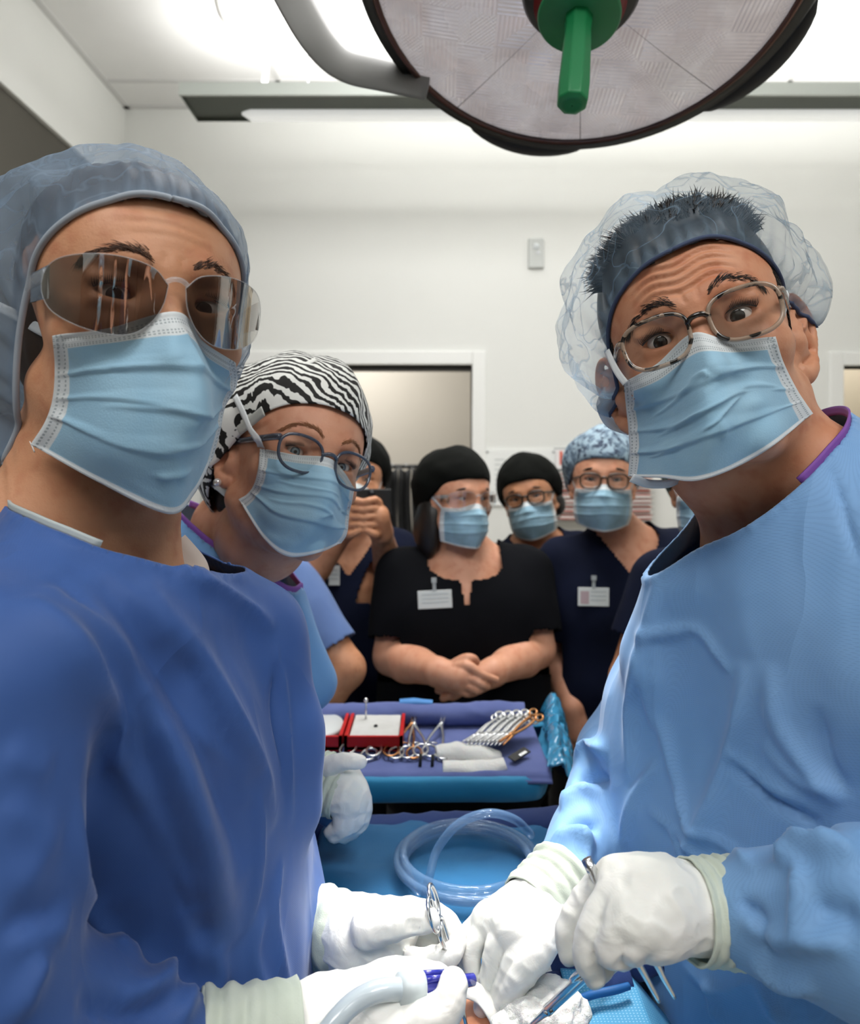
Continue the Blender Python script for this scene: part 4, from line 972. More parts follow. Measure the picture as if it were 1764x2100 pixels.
mask(H2, m1, mpx, tree=T2, creases=[([(.12, .42), (.4, .30), (.55, .22)], .02, .0026), ([(.5, .22), (.8, .20), (.92, .23)], .016, -.002), ([(.42, .26), (.5, .24), (.54, .30)], .014, .003), ([(.1, .60), (.4, .52), (.7, .5)], .018, .0022), ([(.45, .66), (.56, .62), (.72, .5)], .014, .003), ([(.56, .62), (.6, .8)], .02, .002), ([(.1, .78), (.35, .70)], .02, .0022), ([(.7, .48), (.92, .5)], .02, -.003), ([(.2, .84), (.4, .92)], .02, -.002)], seed=4.)
ribbon('mask_strap', [P(1283, 786, .60), P(1268, 766, .605), P(1255, 742, .62), P(1243, 715, .65)], .0060, M_STRAP, m1, (-.6, -.7, 0))
ribbon('mask_strap', [P(1586, 695, .572), P(1599, 668, .574), P(1609, 635, .584), P(1616, 600, .60)], [.0095, .0075, .006, .005], M_STRAP, m1, (.5, -.8, 0))
ribbon('mask_strap', [P(1660, 852, .60), P(1658, 880, .61), P(1668, 905, .62), P(1690, 915, .63), P(1712, 905, .64)], .0095, M_STRAP, m1, (.3, -.9, .2))
ribbon('mask_strap', [P(1296, 980, .60), P(1330, 992, .61), P(1372, 992, .62), P(1392, 985, .64)], .008, M_STRAP, m1, (.0, -.9, -.3))
ribbon('mask_tail', [P(1250, 800, .70), P(1240, 830, .71), P(1255, 865, .72), P(1292, 886, .72)], [.012, .018, .015, .008], M_STRAP, m1, (-.5, -.8, .2))
# hair: dark base with raised strands, short sides in front of the ears
band = [(0, -.100, .066), (.030, -.093, .067), (.056, -.071, .056), (.073, -.038, .036), (.081, -.008, .020), (.083, .022, .006), (.074, .06, -.02), (.04, .098, -.045), (0, .112, -.05),
        (-.04, .098, -.045), (-.074, .06, -.03), (-.083, .022, -.020), (-.081, -.012, -.012), (-.074, -.042, .022), (-.058, -.071, .048), (-.030, -.093, .062)]
def b2(th, t):
    front = np.cos(th * 2 * math.pi); right = np.sin(th * 2 * math.pi)
    return .002 + .006 * (1 - front) + .012 * np.abs(right) + .006 * np.clip(right, 0, 1)
cap2 = capdome(H2, m1, band, (.006, .035, .150), (0, .012, .03), M_BOUF_B, 'bouffant_cap', b2, .0095, 17, 200, 64, 38, .003, plain('cap_elastic_navy', '3d4a66', .85), .0019, 9., skin=SKIN2)
F = Field((-.11, -.12, -.09), (.11, .14, .15), .0035)
F.ell((0, .016, .045), (.0815, .100, .0855)); F.ell((0, -.045, .085), (.055, .045, .030), k=.03); F.ell((0, .05, -.02), (.078, .070, .06), k=.03)
F.ell((0, -.022, .034), (.0735, .0815, .0790), k=.02)
Vh, Qh = F.mesh(2); Vh, Qh = keep(Vh, Qh, above_band(Vh, band, (0, .012, .03), .02, .42)); Vh = tuck(Vh, cap2, (0, .012, .03)); Vh = Vh + vnorm(Vh, Qh) * (.0014 * np.sin(Vh[:, 0] * 300 + 7 * pnoise(Vh * 22)) * np.clip((Vh[:, 2]) / .06, 0, 1))[:, None]
hair2 = mk('hair', H2.w(Vh), Qh, M_HAIR_DK, m1)
rs = random.Random(8); tb = bvh(Vh, Qh); mb = MB()
for k in range(2600):
    x = rs.uniform(-.074, .074); th = rs.uniform(-1.15, 1.0); c = A(0, .01, .03); d = nrm(A(x / .08, -math.cos(th) * .9 if th < .3 else -.4 * math.cos(th) + .2, .55 + .6 * abs(math.sin(th + .6))))
    g = tb.ray_cast(Vector(c), Vector(d))
    if g[0] is None: continue
    p = np.array(g[0]); nn = -np.array(g[1]) if np.dot(np.array(g[1]), d) < 0 else np.array(g[1])
    if p[2] < .028 or not above_band(np.array([p]), band, (0, .012, .03), -.02)[0]: continue
    back = nrm(A(.25 * x / .08 + rs.gauss(0, .15), 1, .3 + rs.gauss(0, .2))); L = rs.uniform(.012, .022)
    mb.tube(H2.w(np.array([p - nn * .002, p + (nn * .65 + back * .4) * L * .5, p + (nn * .55 + back * 1.2) * L])), [.0009, .0007, .0001], 3, cap=False)
st = mb.out('hair_strands', M_HAIR_DK, m1); st.parent = hair2; st.location = -Vector(hair2.location)
tb = bvh(V, Q); mbs = {-1: MB(), 1: MB()}
for k in range(1500):      # sideburns and temples
    sx = rs.choice((-1, 1)); mb = mbs[sx]; y = rs.uniform(-.052, .004); z = rs.uniform(-.045, .062)
    if y < -.050 + .5 * max(0, .02 - z) or y > -.008 or z < -.040: continue
    g = tb.ray_cast(Vector((sx * .2, y, z)), Vector((-sx, 0, 0)))
    if g[0] is None: continue
    p = np.array(g[0]); nn = np.array(g[1]); L = rs.uniform(.005, .009)
    if abs(p[0]) > .0765: continue
    mb.tube(H2.w(np.array([p - nn * .0006, p + nn * .0012 + A(0, .3, -1) * L * .5, p + nn * .0006 + A(0, .35, -1) * L])), [.00075, .0006, .0001], 3, cap=False)
for mb in mbs.values(): st = mb.out('sideburn', M_HAIR_DK, m1); st.parent = hair2; st.location = -Vector(hair2.location)
glasses(H2, m1, M_TORT, w=.0535, h=.0415, sep=.0350, y=-.1085, z=-.0065, rim=.0019, tw=.0058)
# ------------------------------------------------------------------ gowns: one continuous shell each, neck opening cut, folds raised along the cloth
def skirt(V, Q, z1):
    """carry the open lower hem down to the floor"""
    e = {}
    for q in Q:
        for i in range(4):
            a, b = int(q[i]), int(q[(i + 1) % 4]); e[(a, b)] = 1
    zmin = V[:, 2].min() + .012
    bd = [(a, b) for (a, b) in e if (b, a) not in e and V[a, 2] < zmin and V[b, 2] < zmin]
    ids = sorted(set(i for ab in bd for i in ab)); m = {i: len(V) + k for k, i in enumerate(ids)}
    c = V[ids].mean(0); nv = V[ids].copy(); nv[:, :2] = c[:2] + (nv[:, :2] - c[:2]) * 1.12; nv[:, 2] = z1
    return np.vstack([V, nv]), np.vstack([Q, np.array([(b, a, m[a], m[b]) for a, b in bd])])
def wrinkle(V, N, amp, sc, seed, aniso=(1, 1, .45)):
    p = V * sc * A(*aniso) + seed
    return V + N * (amp * (fbm(p, 2) + .9 * ridge(p * .8 + 3.1) - .45))[:, None]
def plane_cut(V, Q, a, b, c, axis_pt, rad):
    n = nrm(np.cross(b - a, c - a)); n = n if n[2] > 0 else -n
    d = (V - a) @ n; r = np.linalg.norm(V[:, :2] - axis_pt, axis=1)
    V2 = V.copy(); near = (np.abs(d) < .0045) & (r < rad); V2[near] -= n * d[near][:, None]      # snap the rim so that the edge is clean
    V3, Q3 = keep(V2, Q, ~((d > .0023) & (r < rad)))
    e = set((int(q[i]), int(q[(i + 1) % 4])) for q in Q3 for i in range(4)); nb = {}
    for x, y in e:
        if (y, x) not in e: nb.setdefault(x, []).append(y); nb.setdefault(y, []).append(x)
    ids = [i for i, l in nb.items() if len(l) == 2 and V3[i, 2] > a[2] - .35 and np.linalg.norm(V3[i, :2] - axis_pt) < rad + .03]
    for _ in range(30):
        W = V3.copy()
        for i in ids: W[i] = V3[i] * .4 + (V3[nb[i][0]] + V3[nb[i][1]]) * .3
        V3 = W
    return V3, Q3
def rimline(V, Q):
    """ordered open border of the neck hole (the highest border loop)"""
    e = set((int(q[i]), int(q[(i + 1) % 4])) for q in Q for i in range(4)); nx = {}
    for a, b in e:
        if (b, a) not in e: nx[a] = b
    loops = []
    while nx:
        a, b = nx.popitem(); L = [a, b]
        while b in nx: b2 = nx.pop(b); L.append(b2); b = b2
        loops.append(L)
    L = max(loops, key=lambda L: V[L][:, 2].mean() if len(L) > 30 else -9)
    p = V[L][:-1] if L[0] == L[-1] else V[L]
    for _ in range(10): p = (np.roll(p, 1, 0) + np.roll(p, -1, 0) + 2 * p) / 4
    return p
def trim(name, p, w, mat, person, parent, t=.0016):
    """flat binding along the rim: a slim closed band standing on the edge"""
    b = MB().tube(p, w, 8, closed=True).out(name, mat, person); b.parent = parent; b.location = -Vector(parent.location); return b
def arc_trim(name, p, test, w, mat, person, parent):
    k = np.array([bool(test(PX(x))) for x in p]); s0 = [i for i in range(len(k)) if k[i] and not k[i - 1]]
    best = []
    for s in s0:
        r = []; i = s
        while k[i % len(k)] and len(r) < len(k): r.append(i % len(k)); i += 1
        if len(r) > len(best): best = r
    q = p[best]; c = p.mean(0); n = q - c; n[:, 2] = 0; n /= np.linalg.norm(n, axis=1)[:, None] + 1e-9
    o = ribbon(name, q - n * .001 + A(0, 0, .002), w, mat, person, n, n=max(12, len(q) // 2), thick=.0018); o.parent = parent; o.location = -Vector(parent.location); return o
# ---- left surgeon
F = Field((-.52, .26, .92), (-.02, .90, 1.62), .0042)
for z, x, r, y0, y1 in ((1.335, -.250, .115, .56, .640), (1.22, -.232, .120, .605, .650), (1.10, -.230, .122, .605, .65), (.97, -.234, .126, .59, .645), (.86, -.236, .13, .59, .645)): F.cap((x, y0, z), (x - .004, y1, z), r, r, .06)
F.cap((-.270, .41, 1.428), (-.265, .56, 1.44), .057, .06, .05); F.cap((-.265, .56, 1.44), (-.25, .71, 1.375), .06, .050, .06)
F.cap((-.270, .555, 1.44), (-.262, .578, 1.52), .098, .075, .05)
F.cap(P(400, 1222, .60), P(535, 1300, .63), .028, .032, .05); F.cap(P(535, 1290, .63), P(590, 1500, .63), .030, .030, .04)
F.cap(P(590, 1500, .62), P(606, 1650, .62), .024, .024, .03)
for a, b, ra, rb in (((-.268, .405, 1.415), (-.250, .368, 1.21), .058, .057), ((-.250, .368, 1.21), P(60, 2130, .40), .056, .050), (P(60, 2100, .41), P(405, 2158, .465), .050, .029)): F.cap(a, b, ra, rb, .02)
for a, b, ra, rb in (((-.25, .72, 1.365), (-.205, .775, 1.20), .055, .05), ((-.205, .775, 1.20), P(612, 1892, .655), .050, .031)): F.cap(a, b, ra, rb, .025)
V, Q = F.mesh(3)
T = bvh(V, Q)
V, Q = plane_cut(V, Q, hit(T, 12, 1036), hit(T, 385, 1165), P(320, 1090, .70), A(-.262, .57), .105)
T = bvh(V, Q)
V = folds(V, Q, T, [([(560, 1290), (470, 1225), (360, 1160)], .010, .008), ([(130, 1180), (240, 1330), (340, 1530), (430, 1750), (480, 1930)], .016, .011), ([(200, 1190), (330, 1400), (430, 1600), (500, 1780)], .016, -.009), ([(290, 1190), (420, 1380), (520, 1560), (560, 1700)], .013, .008), ([(240, 1560), (330, 1760), (420, 1930)], .014, -.009), ([(330, 1300), (430, 1450), (500, 1640)], .010, -.006), ([(200, 1380), (270, 1560), (360, 1760), (400, 1900)], .010, .008), ([(100, 1200), (230, 1330), (370, 1560), (420, 1800), (450, 1960)], .016, .010), ([(60, 1220), (150, 1340), (220, 1500), (330, 1760), (420, 2000)], .013, .010),
    ([(110, 1180), (210, 1290), (330, 1480)], .012, -.008), ([(250, 1480), (310, 1640), (400, 1850)], .012, -.007), ([(200, 1150), (300, 1260), (430, 1420), (520, 1580)], .016, .006), ([(520, 1620), (530, 1740), (508, 1900)], .005, .0055), ([(350, 1460), (470, 1560), (510, 1650)], .006, .003),
    ([(155, 1630), (160, 1800), (230, 1930), (330, 1990)], .008, .006), ([(560, 1320), (578, 1420), (590, 1560), (600, 1690)], .004, .005), ([(575, 1330), (560, 1460), (585, 1590)], .004, -.004), ([(440, 1930), (450, 2000), (430, 2060)], .007, .007), ([(540, 1860), (520, 1960), (560, 2080)], .006, .005), ([(580, 1760), (560, 1880), (600, 2040)], .005, .005),
    ([(0, 1540), (60, 1570), (110, 1575)], .012, .003), ([(0, 1650), (70, 1690), (125, 1710)], .010, .003), ([(20, 1850), (80, 1760), (110, 1700)], .012, .003), ([(0, 1900), (70, 1885), (130, 1870)], .010, -.005), ([(0, 1940), (80, 1915), (140, 1900)], .010, .005), ([(30, 2100), (60, 2010), (90, 1960)], .008, .008), ([(250, 2050), (330, 2020), (338, 1980)], .007, .010), ([(160, 2050), (260, 2075), (350, 2050)], .009, -.008), ([(355, 2100), (380, 2060), (390, 2030)], .007, .008)])
N_ = vnorm(V, Q); V = wrinkle(V, N_, .0022, 16, 3.3); V = lap(V, Q, .4)
rim = rimline(V, Q); V2, Q2 = skirt(V, Q, .04)
g1 = mk('gown', V2, Q2, M_GOWN_A, w1); solidify(g1, .0018, -1)
arc_trim('collar_trim', rim, lambda q: q[0] < 215, .0055, M_GREYTRIM, w1, g1)
q = [P(352, 1118, .62), P(372, 1140, .62), P(392, 1165, .62), P(398, 1188, .612)]; ribbon('inner_collar', q, .030, M_CREAM, w1, (.55, -.8, .2), thick=.002)

# ---- right surgeon
F = Field((.02, .30, .90), (.66, 1.0, 1.66), .0042)
for z, xa, ya, xb, yb, r in ((1.38, .42, .54, .372, .72, .120), (1.26, .392, .62, .335, .76, .140), (1.13, .385, .635, .325, .77, .142), (.99, .39, .64, .335, .77, .145), (.86, .40, .64, .345, .77, .15)): F.cap((xa, ya, z), (xb, yb, z), r, r, .06)
F.cap((.43, .45, 1.50), (.35, .84, 1.39), .066, .054, .06)
F.cap((.37, .62, 1.42), (.345, .655, 1.515), .115, .098, .06); F.cap(P(1395, 1190, .68), P(1345, 1340, .70), .030, .030, .06)
for a, b, ra, rb in (((.345, .85, 1.385), P(1285, 1560, .87), .058, .060), (P(1285, 1560, .87), P(1158, 1800, .69), .058, .0315)): F.cap(a, b, ra, rb, .02)
for a, b, ra, rb in (((.44, .45, 1.48), (.43, .42, 1.22), .068, .068), ((.43, .42, 1.215), P(1800, 1900, .43), .068, .056), (P(1800, 1900, .43), P(1590, 1874, .470), .054, .038), (P(1590, 1874, .470), P(1490, 1870, .483), .038, .028)): F.cap(a, b, ra, rb, .018)
V, Q = F.mesh(3)
T = bvh(V, Q); print('rim', hit(T, 1712, 925), hit(T, 1354, 1174)); V, Q = plane_cut(V, Q, hit(T, 1712, 925), hit(T, 1354, 1174), P(1400, 1040, .80), A(.345, .66), .20)
T = bvh(V, Q)
V = folds(V, Q, T, [([(1352, 1171), (1440, 1110), (1560, 1010)], .008, .006), ([(1354, 1180), (1330, 1290), (1300, 1420), (1288, 1600)], .010, .008), ([(1345, 1320), (1350, 1440), (1360, 1500), (1395, 1620), (1430, 1720)], .008, .006), ([(1300, 1300), (1420, 1290), (1470, 1340), (1505, 1385)], .005, .005), ([(1310, 1310), (1360, 1302), (1420, 1300)], .005, .004),
    ([(1530, 1360), (1520, 1500), (1460, 1660), (1390, 1790)], .014, .010), ([(1505, 1545), (1560, 1620), (1640, 1670), (1715, 1715)], .006, -.007), ([(1500, 1530), (1560, 1600), (1650, 1650)], .006, .005), ([(1580, 1360), (1600, 1480), (1680, 1600), (1735, 1640)], .012, .007), ([(1560, 1520), (1640, 1600), (1700, 1615)], .005, .004), ([(1680, 1450), (1700, 1560), (1740, 1630)], .007, -.006),
    ([(1390, 1620), (1420, 1690), (1460, 1720)], .005, .006), ([(1330, 1660), (1380, 1700), (1400, 1760)], .005, .005), ([(1440, 1700), (1500, 1740), (1560, 1790)], .005, .005), ([(1350, 1560), (1300, 1640), (1270, 1740)], .006, .006), ([(1600, 1720), (1660, 1740), (1560, 1790)], .006, .004), ([(1460, 1790), (1420, 1730), (1380, 1690)], .005, .006), ([(1700, 940), (1735, 1060), (1764, 1160)], .003, -.004), ([(1310, 1330), (1330, 1430), (1345, 1500)], .006, .005), ([(1400, 1980), (1480, 2030), (1560, 2000)], .007, .005), ([(1330, 1960), (1350, 2060)], .008, .006), ([(1460, 2000), (1470, 2100)], .008, .005), ([(1560, 2010), (1600, 2100)], .01, .006),
    ([(1600, 1780), (1640, 1740), (1720, 1740)], .008, .009), ([(1640, 1760), (1640, 1850), (1640, 1930)], .006, .007), ([(1520, 1880), (1580, 1920), (1640, 1930), (1740, 1940)], .006, .008), ([(1540, 1960), (1600, 2010), (1680, 2030)], .008, .008), ([(1510, 1850), (1560, 1880), (1580, 1960)], .006, -.007), ([(1690, 1720), (1764, 1760)], .009, .008), ([(1660, 1860), (1764, 1880)], .010, -.006),
    ([(1180, 1560), (1215, 1530), (1250, 1540)], .010, .012), ([(1175, 1610), (1210, 1590), (1250, 1600)], .009, -.012), ([(1150, 1660), (1185, 1630), (1235, 1620)], .010, .012), ([(1150, 1700), (1200, 1690), (1230, 1700)], .008, -.010), ([(1130, 1740), (1175, 1710), (1220, 1740)], .009, .010), ([(1190, 1690), (1200, 1760), (1180, 1790)], .007, .008)])
N_ = vnorm(V, Q); V = wrinkle(V, N_, .0022, 17, 7.1); V = lap(V, Q, .35)
rim = rimline(V, Q); V2, Q2 = skirt(V, Q, .04)
g2 = mk('gown', V2, Q2, M_GOWN_B, m1); solidify(g2, .0018, -1)
arc_trim('collar_trim', rim, lambda q: q[0] > 1640, .0085, M_PURPLE, m1, g2)
# ------------------------------------------------------------------ gloved hands
def pts(*a): return [P(*q) for q in a]
def glove(person, label_name, prims, chains, k=.004, h=.0016, wr=(.0010, 60), creases=()):
    allp = [p for c in chains for p in c[0]] + [p for a in prims for p in a[:2]]
    r = .04; lo = np.min(allp, 0) - r; hi = np.max(allp, 0) + r
    F = Field(lo, hi, h)
    for a, b, ra, rb in prims: F.cap(a, b, ra, rb, .016)
    for c, rs in chains:
        m = catmull(c, 3 * len(c)); F.chain(m, np.interp(np.linspace(0, 1, len(m)), np.linspace(0, 1, len(rs)), rs), k, .0)
    V, Q = F.mesh(1)
    for c, w, hg in creases:
        d, t = polydist(V, catmull(c, 12)); V = V + vnorm(V, Q) * (hg * np.exp(-(d / w) ** 2))[:, None]
    N_ = vnorm(V, Q); V = V + N_ * (wr[0] * (ridge(V * wr[1] + 2.2) - .3 + .6 * pnoise(V * wr[1] * 1.7)))[:, None]
    return mk(label_name, V, Q, M_GLOVE, person)
def cuff(person, parent, a, b, ra, rb, seed=0, mat=None):
    """wrinkled glove gauntlet from the hand (a) to its rolled end (b)"""
    a, b = np.array(a), np.array(b); M = frame(a, b - a); L = np.linalg.norm(b - a); na, nz = 64, 40; V = []
    for i in range(nz):
        t = i / (nz - 1); r = ra + (rb - ra) * t + .0018 * math.sin(t * 26 + seed) * (.3 + t)
        for j in range(na):
            th = 2 * math.pi * j / na; p = A(math.cos(th) * 2, math.sin(th) * 2, t * 5 + seed); rr = r + .0016 * float(pnoise(p)) + .0010 * float(ridge(p * 1.7))
            if i == nz - 1: rr -= .001
            V.append((rr * math.cos(th), rr * math.sin(th), L * t))
    V = np.array(V) @ M[:3, :3].T + M[:3, 3]
    Q = np.array([(i * na + j, i * na + (j + 1) % na, (i + 1) * na + (j + 1) % na, (i + 1) * na + j) for i in range(nz - 1) for j in range(na)])
    c = mk('glove_cuff', V, Q, mat or M_CUFF, person); solidify(c, .0015, 0)
    ring = MB().tube(V[-na:], .0016, 8, closed=True).out('rolled_edge', mat or M_CUFF, person); ring.parent = c; ring.location = -Vector(c.location)
    c.parent = parent; c.location = Vector(c.location) - Vector(parent.location) + Vector((0, 0, 0)); return c
# man, near hand
g = glove(m1, 'glove', [(P(1470, 1868, .483), P(1330, 1852, .478), .0275, .0295), (P(1330, 1845, .478), P(1268, 1806, .484), .0275, .0125), (P(1330, 1865, .472), P(1280, 1880, .462), .025, .0125), (P(1325, 1895, .462), P(1285, 1895, .455), .018, .011)],
    [(pts((1262, 1795, .490), (1205, 1842, .496), (1166, 1905, .494), (1168, 1955, .489)), [.0128, .0105, .0092, .0080]), (pts((1262, 1830, .474), (1222, 1885, .466), (1202, 1955, .462), (1218, 2000, .466)), [.0122, .0098, .0088, .0080]),
     (pts((1285, 1880, .456), (1255, 1925, .452), (1250, 1955, .454), (1278, 1962, .462)), [.0122, .0098, .0090, .0080]), (pts((1320, 1900, .452), (1296, 1938, .452), (1305, 1952, .462)), [.013, .0105, .0085]), (pts((1330, 1910, .49), (1262, 1950, .50), (1222, 1990, .487)), [.014, .011, .009])], creases=[(pts((1250, 1800, .455), (1225, 1880, .455)), .0022, -.0018)])
cuff(m1, g, P(1415, 1866, .482), P(1508, 1868, .487), .0315, .0325, 1.)
# man, far hand
g = glove(m1, 'glove', [(P(1140, 1838, .665), P(1080, 1885, .645), .030, .030), (P(1080, 1880, .645), P(1005, 1888, .642), .026, .017), (P(1095, 1885, .635), P(1050, 1905, .622), .026, .019)],
    [(pts((992, 1890, .648), (952, 1930, .645), (945, 1975, .640), (975, 2024, .632)), [.0115, .0095, .0084, .0072]), (pts((1008, 1888, .640), (978, 1930, .632), (966, 1975, .626), (990, 2022, .622)), [.0115, .0095, .0084, .0072]), (pts((1040, 1892, .628), (1018, 1940, .616), (1005, 2000, .612), (988, 2066, .612)), [.0118, .0100, .0088, .0074]),
     (pts((1080, 1905, .618), (1058, 1960, .604), (1038, 2010, .600), (1016, 2062, .604)), [.0122, .0104, .0090, .0074]), (pts((1128, 1890, .626), (1105, 1950, .600), (1062, 2010, .592), (1030, 2056, .598)), [.018, .0135, .0112, .0085])])
cuff(m1, g, P(1092, 1872, .648), P(1164, 1798, .683), .0345, .0360, 4.)
# left surgeon, far hand
g = glove(w1, 'glove', [(P(650, 1895, .655), P(725, 1918, .635), .0285, .0285), (P(725, 1915, .635), P(805, 1908, .628), .0275, .022), (P(740, 1885, .640), P(845, 1872, .640), .0145, .0120), (P(735, 1945, .625), P(795, 1940, .618), .020, .015)],
    [(pts((845, 1872, .640), (900, 1882, .638), (930, 1918, .630), (922, 1955, .618), (885, 1966, .606), (846, 1964, .602)), [.0122, .0112, .0108, .0104, .0095, .0082]), (pts((755, 1905, .606), (815, 1892, .598), (850, 1887, .596), (878, 1886, .597)), [.0165, .0135, .0118, .0100]),
     (pts((830, 1890, .648), (890, 1915, .645), (893, 1940, .640), (862, 1945, .636)), [.011, .0102, .0098, .009]), (pts((815, 1915, .645), (865, 1950, .640), (840, 1962, .632), (810, 1958, .628)), [.011, .010, .0095, .0085]), (pts((790, 1940, .640), (830, 1972, .632), (800, 1975, .624)), [.011, .0098, .0085])],
    creases=[(pts((838 + 9 * k, 1868, .585), (836 + 9 * k, 1905, .585)), .0018, -.0022) for k in range(4)])
cuff(w1, g, P(725, 1917, .637), P(600, 1884, .668), .0315, .0345, 7.)
# left surgeon, near hand
g = glove(w1, 'glove', [(P(590, 2127, .484), P(660, 2112, .492), .0275, .027), (P(660, 2110, .495), P(790, 2096, .505), .029, .025), (P(690, 2072, .502), P(740, 2036, .505), .020, .0125)],
    [(pts((735, 2030, .506), (792, 1999, .510), (858, 1993, .514), (905, 2004, .517)), [.0128, .0105, .0095, .0082]), (pts((770, 2100, .482), (860, 2096, .474), (915, 2068, .474), (931, 2016, .482)), [.0180, .0145, .0118, .0098]),
     (pts((790, 2070, .515), (860, 2060, .525), (895, 2090, .520), (860, 2120, .512)), [.0125, .0108, .010, .009]), (pts((790, 2095, .520), (862, 2095, .525), (880, 2130, .515)), [.0125, .0108, .009]), (pts((780, 2120, .520), (845, 2130, .522), (850, 2155, .512)), [.0115, .0098, .0085])])
cuff(w1, g, P(610, 2124, .486), P(410, 2158, .466), .0330, .0345, 2.)
# ------------------------------------------------------------------ second surgeon behind: woman with zebra cap
H3 = Head(36.0, -4.0, 17.0, (-.1740, .858, CZ + .0055), .965)
w2 = empty('person', (-.31, .95, 0), 'person in zebra-print cap and smoky glasses behind the left surgeon, gloved hands folded', 'person')
nb3 = P(455, 1160, .955)
neck3 = [(H3.w((0, .022, -.055)), .050), (H3.w((0, .030, -.10)), .052), (nb3 + A(.02, -.01, .05), .054), (nb3 + A(-.01, .01, -.06), .09)]
V, Q = head_mesh(H3, neck3, .0021, True, .97)
mk('body', H3.w(V), Q, M_SKIN_C, w2, attr={'hl': V})
eyes(H3, w2, M_IRIS_BL, (.15, 0, CZ - .05)); brows(H3, V, Q, w2, plain('auburn_brow', '8a5a38', .5), [[(-.012, .020), (-.028, .029), (-.044, .028), (-.055, .020)], [(.012, .020), (.028, .029), (.044, .028), (.055, .020)]], 300, .0035, .007)
mpx = [[(533, 920), (605, 932), (674, 938), (705, 965), (727, 1000)], [(530, 955), (600, 965), (679, 978), (706, 1003), (723, 1025)], [(522, 990), (590, 1010), (677, 1022), (703, 1042), (717, 1052)],
       [(508, 1012), (560, 1060), (647, 1074), (690, 1088), (712, 1094)], [(489, 1024), (540, 1105), (592, 1142), (656, 1134), (700, 1114)]]
SK3 = (V, Q); T3 = bvh(H3.w(V), Q)
mask(H3, w2, mpx, tree=T3, creases=[([(.06, .38), (.4, .42), (.8, .40)], .018, .0022), ([(.1, .62), (.35, .58), (.7, .66)], .018, .0022), ([(.72, .42), (.78, .5), (.72, .6)], .02, -.003), ([(.5, .7), (.62, .62)], .018, .0022), ([(.25, .8), (.5, .9)], .02, -.002)], seed=6.)
ribbon('mask_strap', [P(536, 918, .775), P(527, 900, .765), P(512, 878, .77), P(499, 848, .785), P(482, 812, .805)], [.010, .008, .006, .0075, .0075], M_STRAP, w2, (-.3, -.9, .1))
ribbon('mask_strap', [P(492, 1022, .79), P(470, 1015, .81), P(448, 1000, .84), P(425, 983, .87)], [.010, .010, .008, .009], M_STRAP, w2, (-.3, -.9, .1))
band = [(0, -.1015, .060), (.030, -.094, .058), (.057, -.069, .046), (.075, -.034, .022), (.0835, -.004, -.006), (.085, .03, -.03), (.070, .07, -.065), (.036, .098, -.085), (0, .110, -.090),
        (-.036, .098, -.085), (-.070, .07, -.065), (-.085, .03, -.03), (-.0835, -.004, -.004), (-.075, -.034, .024), (-.057, -.069, .047), (-.030, -.094, .058)]
def b3(th, t):
    f = np.cos(th * 2 * math.pi); return .006 + .004 * np.sin(th * 2 * math.pi * 5) * t + .010 * (1 - f) / 2
zc, loop, Vc, Qc = capdome(H3, w2, band, (0, .035, .142), (0, .015, .03), M_ZEBRA, 'zebra_cap', b3, .0032, 17, 180, 60, 9, .0012, None, seed=2., thick=.0012, skin=SK3)
# seam crest and rear ties
q = H3.w(np.array([(-.066, -.050, .052), (-.055, -.045, .085), (-.03, -.04, .118), (.005, -.03, .139)]))
mp = lambda L: catmull(H3.w(np.array(L)), 20)
b = ribbon('cap_seam', H3.w(np.array([(-.070, -.052, .050), (-.0635, -.058, .075), (-.050, -.062, .100), (-.028, -.06, .124)])), .006, M_ZEBRA, w2, H3.d((-.6, -.7, .3))); b.parent = zc; b.location = -Vector(zc.location)
lb = ribbon('cap_label', [P(489, 884, .800), P(512, 866, .788), P(540, 843, .772)], .012, plain('cap_label_cloth', 'd8dbd4', .8), w2, (-.35, -.93, 0)); lb.parent = zc; lb.location = -Vector(zc.location)
g3 = glasses(H3, w2, M_FRAME_GREY, w=.0520, h=.0430, sep=.0355, y=-.107, z=-.007, rim=.0019, e=2.5, skew=.16, tw=.0085, temple_z=.012)
es = MB().sphere(H3.w((-.0855, .0045, -.050)), .0048, 14).out('earring', N('crystal_stud', 'eeeeee', .05, Metallic=.6).m, w2)
F = Field((-.10, -.05, -.16), (.10, .15, .03), .004); F.ell((0, .065, -.045), (.066, .055, .055))
Vh, Qh = F.mesh(2); Vh, Qh = keep(Vh, Qh, Vh[:, 1] > .022); mk('hair', H3.w(Vh), Qh, M_HAIR_DK, w2)
# gown
F = Field((-.55, .70, .80), (-.05, 1.25, 1.56), .005)
for z, x, r in ((1.33, -.312, .118), (1.22, -.305, .124), (1.10, -.305, .126), (.98, -.305, .13), (.8, -.305, .13)): F.cap((x, .93, z), (x - .01, 1.01, z), r, r, .06)
F.cap((-.33, .82, 1.385), (-.30, 1.07, 1.385), .062, .058, .06); F.cap((-.30, .93, 1.38), (-.285, .945, 1.46), .100, .080, .05); F.cap(P(560, 1215, .94), P(640, 1400, .95), .03, .034, .06)
for a, b, ra, rb in (((-.34, .82, 1.375), (-.36, .81, 1.15), .060, .060), ((-.36, .81, 1.15), P(655, 1615, .848), .060, .029), ((-.31, 1.06, 1.37), (-.28, 1.06, 1.15), .058, .058), ((-.28, 1.06, 1.15), P(690, 1650, .90), .058, .030)): F.cap(a, b, ra, rb, .025)
V, Q = F.mesh(3); T = bvh(V, Q); print('rim2', hit(T, 372, 1066), hit(T, 545, 1190)); V, Q = plane_cut(V, Q, hit(T, 372, 1066), hit(T, 545, 1190), P(430, 1040, 1.06), A(-.29, .94), .115)
T = bvh(V, Q)
